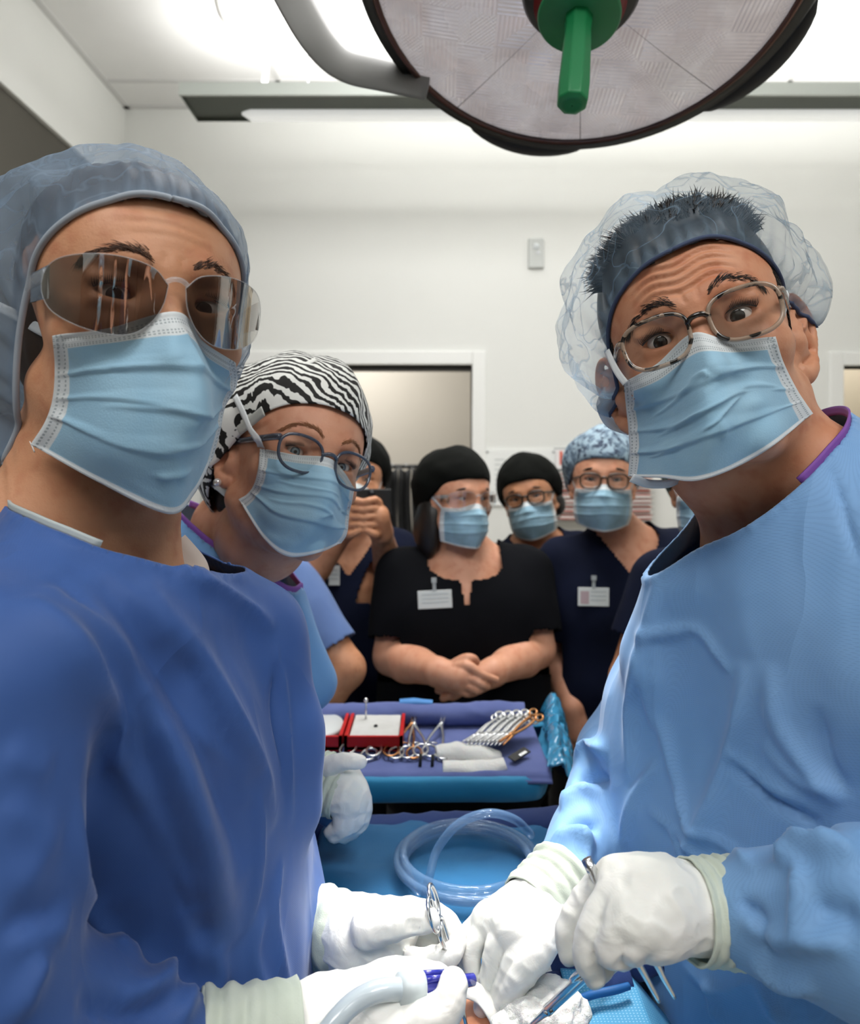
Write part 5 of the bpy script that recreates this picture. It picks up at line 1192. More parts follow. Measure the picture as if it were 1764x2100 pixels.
V = folds(V, Q, T, [([(430, 1130), (500, 1240), (560, 1400), (600, 1560)], .012, .008), ([(520, 1210), (580, 1330), (640, 1480)], .008, .008), ([(560, 1250), (620, 1390), (650, 1500)], .008, -.006), ([(560, 1380), (590, 1340), (610, 1310)], .008, -.007), ([(600, 1560), (640, 1570), (660, 1550)], .008, .007), ([(600, 1600), (660, 1690), (640, 1760)], .009, .006)])
V = wrinkle(V, vnorm(V, Q), .0022, 15, 5.5); V = lap(V, Q, .3)
rim = rimline(V, Q); V2, Q2 = skirt(V, Q, .04)
go = mk('gown', V2, Q2, M_GOWN_C, w2); solidify(go, .0018, -1)
arc_trim('collar_trim', rim, lambda q: q[1] > 1035, .0095, M_PURPLE, w2, go)
g = glove(w2, 'glove', [(P(680, 1617, .846), P(706, 1625, .84), .027, .026), (P(706, 1620, .84), P(726, 1640, .838), .026, .019)],
    [(pts((672, 1572, .832), (705, 1562, .828), (738, 1562, .828)), [.012, .0105, .0085]), (pts((725, 1610, .838), (745, 1645, .838), (738, 1690, .842), (706, 1716, .848)), [.014, .0108, .0098, .0085]), (pts((722, 1640, .832), (732, 1680, .832), (700, 1712, .836)), [.013, .0105, .0088]), (pts((712, 1650, .828), (715, 1690, .828), (686, 1714, .832)), [.012, .0100, .0085]), (pts((700, 1655, .826), (698, 1690, .826), (678, 1706, .83)), [.0115, .0095, .008])], h=.002)
cuff(w2, g, P(704, 1625, .842), P(650, 1598, .855), .0315, .0350, 5.)
# ------------------------------------------------------------------ observers in scrubs
class HF:
    """face prims expressed in a head frame, written to a world-space field"""
    def __init__(s, F, H): s.F, s.H = F, H
    def cap(s, a, b, ra, rb=None, k=0., op='u'): s.F.cap(s.H.w(a), s.H.w(b), ra * s.H.k, (ra if rb is None else rb) * s.H.k, k, op)
    def chain(s, p, rs, k=.004, kk=0.):
        for i in range(len(p) - 1): s.cap(p[i], p[i + 1], rs[i], rs[i + 1], k if i == 0 else kk)
    def ell(s, c, r, R=None, k=0., op='u'): s.F.ell(s.H.w(c), np.asarray(r) * s.H.k, s.H.R if R is None else s.H.R @ R, k, op)
def hand_chains(w, d, n, curl=.4, size=1., thumb=1):
    """simple open hand: wrist w, pointing d, back-of-hand normal n -> finger chains"""
    d = nrm(d); n = nrm(np.asarray(n, float) - d * np.dot(n, d)); s = np.cross(d, n); out = []
    for i, (o, L) in enumerate(((-.030, .070), (-.010, .080), (.010, .076), (.028, .060))):
        b = w + d * .085 * size + s * o * size; p = [w + d * .02 + s * o * .5 * size, b]; a = 0.
        for q in (.45, .32, .23):
            a += curl; b = b + (d * math.cos(a) - n * math.sin(a)) * L * q * size; p.append(b)
        out.append((p, [.013, .0100, .0090, .0082, .0068]))
    b = w + d * .025 * size - s * .026 * thumb * size; out.append(([w + d * .012, b, b + (d * .75 - s * .55 * thumb - n * .3) * .035 * size, b + (d * .9 - s * .35 * thumb - n * .5) * .062 * size], [.016, .0145, .0105, .0085]))
    return out
def observer(label, H, shl, shr, arms, top, skin, cap_mat, gl=None, neck='v', vdepth=.10, fwd=None, chest_r=.115, belly_r=.135, hairm=None, iris=None, mask_mat=None, mask_seed=0, pants=None, sleeve=.78, sl_r=.064, armr=(.046, .040, .027), h=.0036, look=(0, 0, CZ), extra=None, hidden_legs=False, mask_px=None, floor_xy=None):
    shl, shr = A(*shl), A(*shr); mid = (shl + shr) / 2; lat = nrm(shr - shl); f = nrm(np.cross(A(0, 0, 1), lat)) * -1 if fwd is None else nrm(A(*fwd))
    if f[1] > 0 and fwd is None: f = -f
    root = empty('person', (mid[0], mid[1] + .02, 0), label, 'person')
    nbase = mid + A(0, 0, .035) - f * .015
    allp = [H.t + A(0, 0, .15), H.t - A(.11, .13, .15), H.t + A(.11, .13, 0), shl, shr, mid - A(.17, .12, .30), mid + A(.17, .12, 0)]
    for arm in arms: allp += [A(*arm['e']), A(*arm['w'])] + [p for c in arm.get('h', []) for p in c[0]]
    lo = np.min(allp, 0) - .06; hi = np.max(allp, 0) + .06
    F = Field(lo, hi, h); G = HF(F, H)
    F.cap(H.w((0, .024, -.05)), nbase, .050, .054, .02); F.cap(nbase, mid - A(0, 0, .10), .06, .10, .05)
    F.cap(shl * .85 + shr * .15, shr * .85 + shl * .15, .050, .050, .05); F.cap(mid - A(0, 0, .09), mid - A(0, 0, .30), .115, .11, .05)
    face_prims(G); [ear_prims(G, sx) for sx in (-1, 1)]
    for arm in arms:
        s = A(*arm['s']); e = A(*arm['e']); w = A(*arm['w']); r = arm.get('r', armr)
        F.cap(s, e, r[0], r[1], .03); m = e + (w - e) * .35; F.cap(e, m, r[1], r[1] * 1.03, .01); F.cap(m, w, r[1] * 1.03, r[2], .01)
        hc = arm.get('h', [])
        if hc: F.cap(w, w + (hc[1][0][1] - w) * .8, r[2], .026, .012); F.cap(w, w + (hc[2][0][1] - w) * .8, r[2], .024, .012)
        for c, rs in hc: m = catmull(c, 10); F.chain(m, np.interp(np.linspace(0, 1, 10), np.linspace(0, 1, len(rs)), rs), .005, .0)
    V, Q = F.mesh(1)
    mk('body', V, Q, skin, root, attr={'hl': H.l(V)})
    eyes(H, root, iris or M_IRIS_BR, look, False)
    hv = H.l(V); 
    for sx in (-1, 1):
        MB().tube(H.w(catmull([(sx * .013, -.0975, .021), (sx * .03, -.099, .026), (sx * .046, -.088, .023), (sx * .054, -.076, .017)], 14)), [.0028 * H.k] * 10 + [.0022 * H.k, .0018 * H.k, .0012 * H.k, .0006], 6, flat=H.d((0, -1, 0))).out('eyebrow', M_HAIR_DK, root)
    mo, G_ = mask(H, root, mask_px, mask_mat or M_MASK_D, n=(36, 48), tree=bvh(V, Q), seed=mask_seed, pleat=.0040, margin=.006)
    for sx in (-1, 1):
        ribbon('mask_strap', H.w(np.array([(sx * .071, -.036, -.024), (sx * .079, -.005, .0), (sx * .083, .03, .02), (sx * .07, .07, .03)])), .007, M_STRAP, root, H.d((sx, 0, 0)), 12)
    if cap_mat is not None:
        band = [(0, -.1025, .052), (.030, -.095, .052), (.057, -.070, .044), (.075, -.035, .024), (.083, -.004, .004), (.084, .03, -.02), (.070, .07, -.055), (.036, .098, -.075), (0, .110, -.080),
                (-.036, .098, -.075), (-.070, .07, -.055), (-.084, .03, -.02), (-.083, -.004, .004), (-.075, -.035, .024), (-.057, -.070, .044), (-.030, -.095, .052)]
        co = capdome(H, root, band, (0, .035, .138), (0, .015, .03), cap_mat, 'scrub_cap', lambda th, t: .007 + .006 * (1 - np.cos(th * 2 * math.pi)) / 2, .0040, 15, 90, 30, 8, .001, None, seed=mask_seed + 1., thick=.0012)[0]
        kn = MB()
        for dx in (-.02, .02): kn.tube(H.w(catmull([(0, .112, -.07), (dx, .125, -.085), (dx * 2, .118, -.12)], 10)), .006, 6)
        k = kn.out('cap_tie', cap_mat, root); k.parent = co; k.location = -Vector(co.location)
    if gl == 'clear': goggles(H, root, M_LENS_CLEAR, M_FRAME_CLEAR)
    elif gl: glasses(H, root, gl, w=.050, h=.038, sep=.0335, y=-.1085, z=-.006, rim=.0029, tw=.006)
    if hairm is not None: hairm(H, root)
    # top
    lo = np.min([shl, shr, mid - A(.2, .2, .55)] + [A(*a['e']) for a in arms], 0) - .12; hi = np.max([shl, shr, mid + A(.2, .2, .12)] + [A(*a['e']) for a in arms], 0) + .12
    F = Field(lo, hi, .0055)
    il, ir = shl * .9 + shr * .1, shr * .9 + shl * .1
    [F.cap(mid + lat * sg * .05 + A(0, 0, .012), (ir if sg > 0 else il) - A(0, 0, .016), .056, .058, .05) for sg in (-1, 1)]
    for dz, wd, r, fo in ((-.10, .17, chest_r, .01), (-.20, .16, (chest_r + belly_r) / 2, .01), (-.34, .15, belly_r, .015), (-.50, .15, belly_r * 1.02, .01)): F.cap(mid - lat * (wd - .07) + A(0, 0, dz) + f * fo, mid + lat * (wd - .07) + A(0, 0, dz) + f * fo, r, r, .06)
    F.cap(nbase - A(0, 0, .05), nbase + A(0, 0, .02), .095, .072, .05)
    for arm in arms:
        s = A(*arm['s']); e = A(*arm['e']); F.cap(s, s + (e - s) * sleeve, sl_r, sl_r, .03)
    V, Q = F.mesh(2)
    q = V - nbase; x = q @ lat; ff = q @ f; r = np.hypot(x, ff)
    if neck == 'v': rim = np.where(ff > 0, .012 - vdepth * np.clip(1 - np.abs(x) / .078, 0, 1), .028)
    elif neck == 'slit': rim = np.where(ff > 0, -.020 - .030 * np.sqrt(np.clip(1 - (x / .085) ** 2, 0, 1)), .02); rim = np.where((ff > 0) & (np.abs(x + .0) < .016 * np.clip((q[:, 2] + vdepth) / .08, 0, 1.3)), -vdepth, rim)
    rim = np.where(np.abs(x) > (.088 if neck == 'slit' else .080), 9., rim); km = ~((q[:, 2] > rim) & (r < .15))
    for arm in arms:
        s = A(*arm['s']); e = A(*arm['e']); d = nrm(e - s); c = s + (e - s) * sleeve; t = (V - c) @ d; km &= ~((t > 0.004) & (np.linalg.norm(V - c - t[:, None] * d, axis=1) < sl_r * 1.25) & (t < .1))
    V, Q = keep(V, Q, km); V = wrinkle(V, vnorm(V, Q), .0030, 13, 2.2 + mask_seed); V = lap(V, Q, .5)
    t_ = mk('scrub_top', V, Q, top, root); solidify(t_, .003, -1)
    if extra: extra(root, H, t_, bvh(V, Q))
    if not hidden_legs:
        bx = mid + A(0, .02, 0); bx[2] = 0; L = MB()
        hipz = mid[2] - .48
        for sg in (-1, 1):
            hp = bx + lat * sg * .085 + A(0, 0, hipz); an = bx + lat * sg * .12 + A(0, .0, .09)
            n_ = 20; zz = np.linspace(0, 1, 14); P_ = [hp * (1 - z) + an * z for z in zz]; rr = [.115 - .04 * z for z in zz]
            lg = MB().tube(P_, rr, n_).out('trouser_leg', pants or top, root)
            M = np.eye(4); M[:3, 0] = lat; M[:3, 1] = -f; M[:3, 2] = (0, 0, 1); M[:3, 3] = an - A(0, 0, .09)
            sh = MB(); pr = [(-.045, .07, .05), (-.05, -.02, .075), (-.045, -.10, .055), (-.035, -.16, .03)]
            V_ = []; 
            for yy, hh, ww in ((.07, .07, .036), (.02, .085, .042), (-.06, .07, .046), (-.12, .045, .045), (-.155, .02, .026)):
                for a in np.linspace(0, 2 * math.pi, 14, endpoint=False): V_.append((ww * math.cos(a), yy, .004 + hh * (.5 + .5 * math.sin(a))))
            V_ = np.array(V_) @ M[:3, :3].T + M[:3, 3]
            Q_ = [(i * 14 + j, i * 14 + (j + 1) % 14, (i + 1) * 14 + (j + 1) % 14, (i + 1) * 14 + j) for i in range(4) for j in range(14)] + [tuple(range(14)), tuple(range(56, 70))]
            mk('shoe', V_, Q_, M_DARK, root)
        F = Field(bx + A(-.32, -.22, hipz - .22), bx + A(.32, .22, hipz + .14), .008); F.cap(bx - lat * .08 + A(0, 0, hipz), bx + lat * .08 + A(0, 0, hipz), .125, .125, .04)
        for sg in (-1, 1): F.cap(bx + lat * sg * .085 + A(0, 0, hipz), bx + lat * sg * .095 + A(0, 0, hipz - .16), .114, .105, .04)
        V, Q = F.mesh(2); mk('trouser_seat', V, Q, pants or top, root)
    return root, t_
def badge(root, top, tree, u, v, w, hh, tilt=0., photo=False):
    p = hit(tree, u, v, .006); S = w / FPX * p[1]; Hh = hh / FPX * p[1]; M = frame(p, (.0, -1, .05), (math.cos(tilt), 0, math.sin(tilt)))
    b = bevelbox('name_badge', (-S / 2, -Hh / 2, -.001), (S / 2, Hh / 2, .001), M_BADGE, root, .0008, M=M)
    mb = MB(); 
    for k in range(3): mb.box((-S * .1 if photo else -S * .38, Hh * (.25 - .22 * k), .001), (S * .40, Hh * (.25 - .22 * k) + Hh * .06, .0014), M=M)
    t = mb.out('print_lines', plain('badge_print', 'b4bcbc', .6), root, False); t.parent = b; t.location = -Vector(b.location)
    if photo:
        t = MB().box((-S * .42, -Hh * .38, .001), (-S * .15, Hh * .3, .0015), M=M).out('portrait_patch', plain('badge_photo', 'b5a0a4', .5), root, False); t.parent = b; t.location = -Vector(b.location)
    c = MB().box((-.004, Hh / 2 - .002, -.001), (.004, Hh / 2 + .026, .0018), M=M).box((-.006, Hh / 2 + .018, -.001), (.006, Hh / 2 + .03, .004), M=M).out('badge_clip', plain('clip_vinyl', 'aab0b0', .3), root, False); c.parent = b; c.location = -Vector(b.location)
# centre observer, hands crossed in front
def hair_long(H, root):
    F = Field((-.14, -.06, -.20), (.12, .16, .08), .005); F.ell((0, .04, -.03), (.083, .075, .075)); F.ell((-.075, .035, -.085), (.028, .05, .085), k=.03); F.ell((-.02, .085, -.09), (.07, .03, .07), k=.03); F.ell((0, -.085, -.06), (.078, .06, .10), k=.01, op='s'); F.ell((.03, -.02, -.10), (.085, .06, .08), k=.01, op='s')
    V, Q = F.mesh(2); mk('hair', H.w(V), Q, M_HAIR_DK, root)
HB = Head(28, -2, 1, P(938, 1022, 1.73), .91)
wl = P(898, 1378, 1.545); wr = P(1012, 1378, 1.56)
hl_ = [([P(905, 1380, 1.54), P(955, 1365, 1.505), P(985, 1382, 1.495), P(1018, 1394, 1.50)], [.016, .0125, .0095, .0078]), ([P(905, 1390, 1.54), P(960, 1390, 1.50), P(985, 1402, 1.49), P(1000, 1408, 1.50)], [.018, .0125, .0095, .008]), ([P(905, 1398, 1.54), P(952, 1404, 1.50), P(975, 1415, 1.49), P(985, 1416, 1.50)], [.016, .012, .0095, .008]),
       ([P(905, 1400, 1.54), P(940, 1414, 1.505), P(958, 1422, 1.50), P(968, 1422, 1.51)], [.015, .0115, .0092, .008]), ([P(915, 1375, 1.54), P(950, 1352, 1.52), P(970, 1350, 1.52), P(978, 1358, 1.53)], [.014, .0115, .0095, .008])]
hr_ = [([P(1005, 1385, 1.56), P(960, 1405, 1.535), P(925, 1425, 1.53), P(908, 1432, 1.54)], [.016, .0125, .0095, .008]), ([P(1000, 1395, 1.56), P(955, 1412, 1.54), P(930, 1428, 1.545), P(915, 1426, 1.55)], [.016, .0125, .0095, .008]), ([P(1000, 1380, 1.565), P(950, 1398, 1.545), P(920, 1415, 1.545), P(898, 1416, 1.55)], [.015, .0125, .0095, .008])]
M_PANT = m_cloth('black_trousers', '0b0c10', '08090c')
def ex(root, H, top, tree): badge(root, top, tree, 892, 1230, 70, 37, .05)
observer('person in black cap and clear goggles at centre, forearms crossed and hands clasped', HB, P(822, 1165, 1.76), P(1080, 1160, 1.76),
         [dict(s=P(822, 1178, 1.76), e=P(806, 1345, 1.70), w=wl, h=hl_, r=(.052, .049, .030)), dict(s=P(1080, 1172, 1.76), e=P(1098, 1330, 1.70), w=wr, h=hr_, r=(.052, .049, .030))],
         M_BLACKSC, M_SKIN_C, M_BLKCAP, 'clear', 'slit', .105, chest_r=.125, belly_r=.145, hairm=hair_long, mask_seed=2., pants=M_PANT, sleeve=.80, sl_r=.068, look=(1.5, .8, 1.4), extra=ex)
# observer at the right with the floral cap
HC = Head(-12, -3, 1, P(1236, 985, 1.80), .99)
def ex(root, H, top, tree): badge(root, top, tree, 1217, 1224, 64, 38, -.02, True)
observer('person in blue floral cap and brown glasses, V-neck navy scrubs, beside the right surgeon', HC, P(1150, 1140, 1.84), P(1398, 1118, 1.88),
         [dict(s=P(1150, 1150, 1.84), e=P(1130, 1340, 1.84), w=P(1176, 1450, 1.74), h=hand_chains(P(1176, 1450, 1.74), (.25, -.1, -1), (-.2, -1, 0), .25)), dict(s=P(1398, 1130, 1.88), e=P(1430, 1330, 1.92), w=P(1420, 1460, 1.86))],
         M_NAVY, M_SKIN_C, M_FLORAL, M_FRAME_BROWN, 'v', .135, mask_seed=3., pants=M_PANT, sleeve=.80, extra=ex)
# observer behind them, black cap
HD = Head(-16, -2, -12, P(1086, 1020, 2.15), .98)
def bun(H, root):
    F = Field((-.10, -.06, -.12), (.12, .16, .06), .005); F.ell((0, .045, -.02), (.081, .07, .07)); F.ell((.075, .05, -.035), (.03, .035, .04), k=.02); V, Q = F.mesh(2); V, Q = keep(V, Q, V[:, 1] > .012); mk('hair', H.w(V), Q, M_HAIR_DK, root)
observer('person in black cap and dark glasses, head tilted, standing behind the two front observers', HD, P(1010, 1150, 2.17), P(1190, 1120, 2.17),
         [dict(s=P(1010, 1160, 2.17), e=P(1000, 1300, 2.2), w=P(1010, 1430, 2.12)), dict(s=P(1190, 1130, 2.17), e=P(1215, 1290, 2.2), w=P(1205, 1420, 2.12))],
         M_NAVY, M_SKIN_D, M_BLKCAP, M_FRAME_BLK, 'v', .12, hairm=bun, mask_seed=5., pants=M_PANT, h=.004)
# photo taker at left, phone raised
HE = Head(8, -4, 4, P(728, 985, 1.98), .98)
def hold(cx, cy, Y, s):      # fingers wrapped round the phone from one side
    return [([P(cx - s * 14, cy + 28, Y + .03), P(cx - s * 8, cy - 26 + 16 * k, Y), P(cx + s * 14, cy - 28 + 16 * k, Y - .018), P(cx + s * 30, cy - 22 + 16 * k, Y - .012)], [.014, .0105, .0092, .008]) for k in range(4)] + [([P(cx - s * 10, cy + 36, Y + .03), P(cx - s * 2, cy + 40, Y - .01), P(cx + s * 16, cy + 32, Y - .02)], [.014, .0112, .009])]
def tattoo(root, H, top, tree): badge(root, top, tree, 675, 1181, 36, 40, .0)
observer('person in dark cap and navy scrubs, raising a phone in both hands', HE, P(628, 1135, 2.0), P(812, 1120, 2.0),
         [dict(s=P(628, 1145, 2.0), e=P(618, 1200, 1.80), w=P(708, 1085, 1.74), h=hold(722, 1056, 1.70, 1)), dict(s=P(812, 1130, 2.0), e=P(804, 1190, 1.93), w=P(782, 1092, 1.74), h=hold(768, 1056, 1.70, -1))],
         M_NAVY, M_SKIN_D, M_BLKCAP, None, 'v', .10, mask_seed=7., pants=M_PANT, sleeve=.85, sl_r=.068, extra=tattoo, h=.0034)
ph = empty('phone', P(745, 1040, 1.72), 'dark phone held up in both hands by the person at left', 'phone')
M = frame(P(745, 1032, 1.715), (0, -1, .05), (1, 0, 0)); bevelbox('phone_body', (-.072, -.036, -.0045), (.072, .036, .0045), M_BLACK, ph, .003, M=M)
MB().lathe([(.001, .0062), (.008, .0062), (.009, .0045)], 20, M=frame(P(762, 1012, 1.71), (0, -1, .05))).out('camera_lens', N('camera_glass', '10151c', .05).m, ph)
# helper in slate scrubs, mostly hidden behind the second surgeon
HG = Head(30, 0, 0, P(505, 985, 1.62), .97)
observer('person in slate blue scrubs half hidden behind the zebra-cap surgeon, hand on hip', HG, P(430, 1150, 1.64), P(586, 1178, 1.58),
         [dict(s=P(586, 1190, 1.57), e=P(708, 1372, 1.52), w=P(600, 1490, 1.50), h=hand_chains(P(600, 1490, 1.50), (-1, .1, -.6), (0, -1, .2), .4), r=(.047, .045, .029))],
         M_SLATE, M_SKIN_D, M_BLKCAP, None, 'v', .08, mask_seed=8., pants=M_SLATE, sleeve=.78, sl_r=.062, h=.0045)
# helper behind the right surgeon, only sleeve, arm and cap edge show
HI = Head(-22, 0, -4, P(1458, 990, 1.46), .97)
observer('person in navy scrubs and green floral cap, mostly hidden behind the right surgeon', HI, P(1362, 1170, 1.44), P(1640, 1160, 1.50),
         [dict(s=P(1356, 1190, 1.44), e=P(1290, 1390, 1.42), w=P(1282, 1530, 1.36), h=hand_chains(P(1282, 1530, 1.36), (.1, -.1, -1), (-1, -.3, 0), .3)), dict(s=P(1640, 1175, 1.50), e=P(1690, 1370, 1.52), w=P(1680, 1520, 1.46))],
         M_NAVY, M_SKIN_D, M_FLORAL_G, None, 'v', .10, mask_seed=9., pants=M_NAVY, sleeve=.62, h=.0045)

# onlookers behind the photographer, seen mirrored in the goggles
def copy_tree(o, parent=None):
    c = o.copy(); COL.objects.link(c)
    if parent is not None: c.parent = parent
    for ch in list(o.children): copy_tree(ch, c)
    return c
src = [o for o in COL.objects if o.type == 'EMPTY' and o.get('category') == 'person' and ('centre' in o['label'] or 'brown glasses' in o['label'])]
for i, (x, y, r, k) in enumerate(((.15, -1.60, 185, 0), (.75, -1.45, 165, 1), (1.35, -1.30, 145, 0), (-.50, -1.55, 200, 1))):
    c = copy_tree(src[k]); c.location = (x, y, 0); c.rotation_euler = (0, 0, R_(r)); c['group'] = 'onlookers mirrored in the goggles'
    c['label'] = ('onlooker in black scrubs behind the photographer, under the wall monitor', 'onlooker in floral cap behind the photographer, between two in black', 'onlooker in black scrubs behind the photographer, nearest the side cupboard', 'onlooker in floral cap behind the photographer, nearest the dark side wall')[i]
# ------------------------------------------------------------------ operating table, patient, drapes
TZ = 1.045
tb_ = empty('operating_table', (-.02, .62, 0), 'operating table under the blue drapes between the surgeons', 'operating table')
bevelbox('table_top', (-.09, .42, .93), (.15, 1.0, .965), M_DARK, tb_, .02); bevelbox('column', (-.06, .62, .05), (.10, .80, .94), M_STEEL_D, tb_, .02); bevelbox('base', (-.08, .45, 0), (.14, .97, .06), M_STEEL_D, tb_, .02)
pa = empty('person', (-.01, .66, .97), 'patient lying under blue drapes, only a strip of skin showing at the site', 'person')
F = Field((-.16, .36, .955), (.15, .98, 1.09), .004); F.ell((.03, .66, .99), (.09, .25, .045)); F.ell((.06, .60, 1.035), (.05, .06, .028), k=.03); V, Q = F.mesh(2)
mk('body', V, Q, m_skin('skin_patient', 'e0a383', 'd6926f', 'c87a55'), pa, attr={'hl': V})
def sheet(name, x0, x1, y0, y1, zf, mat, label, cat, nx=90, ny=90, parent=None, thick=.003, hang=None, keepf=None):
    xs, ys = np.linspace(x0, x1, nx), np.linspace(y0, y1, ny); X, Y = np.meshgrid(xs, ys); Z = zf(X, Y); V = np.stack([X, Y, Z], -1).reshape(-1, 3)
    Q = np.array([(a * nx + b, a * nx + b + 1, (a + 1) * nx + b + 1, (a + 1) * nx + b) for a in range(ny - 1) for b in range(nx - 1)])
    if keepf is not None: V, Q = keep(V, Q, keepf(V))
    o = mk(name, V, Q, mat, parent); solidify(o, thick, 0)
    if label: tag(o, label, cat)
    return o
def zdrape(X, Y):
    p = np.stack([X, Y, X * 0], -1); z = TZ + .004 + .010 * fbm(p * 9, 3) + .010 * (ridge(p * 6 + 2) - .4) * np.clip((Y - .6) * 4, 0, 1)
    e = np.minimum.reduce([X + .115 + .055 * np.clip((Y - .70) / .08, 0, 1), .215 - X, Y - .335, .985 - Y]); z = z + .006 * np.exp(-((Y - .93) / .02) ** 2) - np.clip(.02 - e, 0, 9) ** 1.0 * 6
    return np.maximum(z, .45)
sheet('surgical_drape', -.195, .24, .30, 1.045, zdrape, M_DRAPE, 'large teal blue drape covering the operating table behind the hands', 'drape', 130, 130, keepf=lambda V: ~((np.abs(V[:, 0] - .075) < .052) & (np.abs(V[:, 1] - .600) < .055)))
def rolled(name, pts_, r, mat, label, cat='towel', n=60, amp=.004, parent=None, squash=.55):
    c = catmull(pts_, n); V = []; m = 28; T = np.gradient(c, axis=0)
    for i in range(n):
        t = nrm(T[i]); s = nrm(np.cross(t, A(0, 0, 1))); u = np.cross(s, t); rr = np.interp(i / (n - 1), np.linspace(0, 1, len(r)), r)
        for j in range(m):
            a = 2 * math.pi * j / m; p = c[i] + s * math.cos(a) * rr + u * math.sin(a) * rr * squash; k = 1 + (amp / rr) * float(fbm(np.array(p) * 28, 2) + ridge(np.array(p) * 20) - .3); V.append(c[i] + (p - c[i]) * k)
    Q = [(i * m + j, i * m + (j + 1) % m, (i + 1) * m + (j + 1) % m, (i + 1) * m + j) for i in range(n - 1) for j in range(m)] + [tuple(range(m))[::-1], tuple(range((n - 1) * m, n * m))]
    o = mk(name, V, Q, mat, parent)
    if label: tag(o, label, cat)
    return o
rolled('navy_towel', [P(640, 1704, .95), P(720, 1700, .96), P(860, 1694, .965), P(1000, 1690, .965), P(1150, 1684, .955), P(1210, 1690, .94)], [.024, .028, .024, .026, .028, .024], M_DRAPE_D, 'navy folded drape edge along the back of the operating table', 'drape')
rolled('navy_towel', [P(600, 1950, .70), P(650, 1985, .69), P(700, 2010, .68), P(760, 2040, .66), P(800, 2075, .64)], [.03, .034, .034, .03, .028], M_DRAPE_D, 'navy towel bunched beneath the left surgeon\'s far glove', 'towel')
rolled('navy_towel', [P(1010, 2005, .70), P(1080, 1985, .69), P(1170, 1965, .68), P(1260, 1940, .68), P(1330, 1930, .69)], [.020, .026, .030, .034, .034], M_DRAPE_D, 'navy towel with soft folds below the right surgeon\'s hands', 'towel', amp=.007)
rolled('navy_towel', [P(1010, 2032, .66), P(1100, 2020, .655), P(1200, 2010, .65), P(1290, 1998, .65)], [.010, .014, .016, .018], M_DRAPE_D, 'thin navy towel fold nearest the white gauze', 'towel', amp=.005)
def zl(X, Y):
    p = np.stack([X, Y, X * 0], -1); return TZ + .022 + .006 * fbm(p * 14, 2) - np.clip(X - .19, 0, 1) * 1.2
sheet('dotted_drape', .125, .30, .42, .655, zl, M_DRAPE_L, 'light blue dotted drape at the right of the white gauze', 'drape', 60, 60)
rolled('drape_cord', [P(1180, 2052, .60), P(1215, 2040, .61), P(1262, 2030, .615), P(1290, 2022, .62)], [.003, .0035, .0035, .003], plain('blue_cord', '1f5f9f', .5), 'thin dark blue cord lying on the dotted drape', 'cord', 30, .0002, squash=1)
def blob(name, c, r, mat, label, cat, amp, sc, seed, parent=None):
    F = Field(np.array(c) - np.array(r) - .02, np.array(c) + np.array(r) + .02, .0022); F.ell(c, r); V, Q = F.mesh(1); V = V + vnorm(V, Q) * (amp * (fbm(V * sc + seed, 3) + .5 * ridge(V * sc * 1.5 + seed)))[:, None]
    o = mk(name, V, Q, mat, parent)
    if label: tag(o, label, cat)
    return o
blob('gauze_sponge', P(1120, 2075, .585), (.036, .034, .016), M_GAUZE, 'bright white gauze sponge beside the incision, under the needle holder', 'gauze', .006, 60, 1.)
blob('gauze_sponge', P(1090, 1996, .665), (.030, .020, .008), M_GAUZE, 'small crumpled gauze lying on the navy towel behind the fingers', 'gauze', .005, 60, 4.)
blob('gauze_sponge', P(952, 2030, .66), (.03, .022, .010), M_GAUZE, 'gauze tucked between the two surgeons\' fingertips', 'gauze', .004, 55, 8.)
blob('gauze_sponge', P(1062, 2100, .575), (.022, .012, .007), M_GAUZE, 'small white gauze edge at the incision, nearest the bottom', 'gauze', .003, 55, 9.)
# coiled suction tubing on the drape
def coil():
    q = []
    for k in range(220):
        t = k / 219; a = math.pi * .1 + t * 2 * math.pi * 3.45; ru, rv = 128 - 14 * t + 6 * math.sin(a * 1.7), 78 - 8 * t
        Yd = .84 - .075 * math.sin(-a); x0 = P(960, 1800, .84)[0]; R = .080 - .006 * t + .004 * math.sin(a * .6)
        q.append((x0 + R * math.cos(a) * 1.05, .835 + R * math.sin(a), TZ + .022 + .010 * t + .004 * math.sin(a * .5)))
    lift = [q[-1]] + [P(862, 1850, .79), P(880, 1800, .79), P(897, 1742, .80), P(940, 1690, .80), P(1000, 1668, .80), P(1055, 1680, .81), P(1090, 1712, .83)]
    return np.vstack([np.array(q), catmull(np.array(lift), 60)[2:]])
ct = empty('suction_tubing', P(960, 1830, .83), 'coil of clear plastic tubing lying on the teal drape', 'tubing')
MB().tube(coil(), .0052, 10).out('tube', M_TUBE, ct)
MB().tube([P(1070, 1765, .86), P(1080, 1800, .845), P(1084, 1808, .842)], [.0075, .0075, .006], 12).out('blue_connector', plain('navy_connector', '24508c', .3), ct)
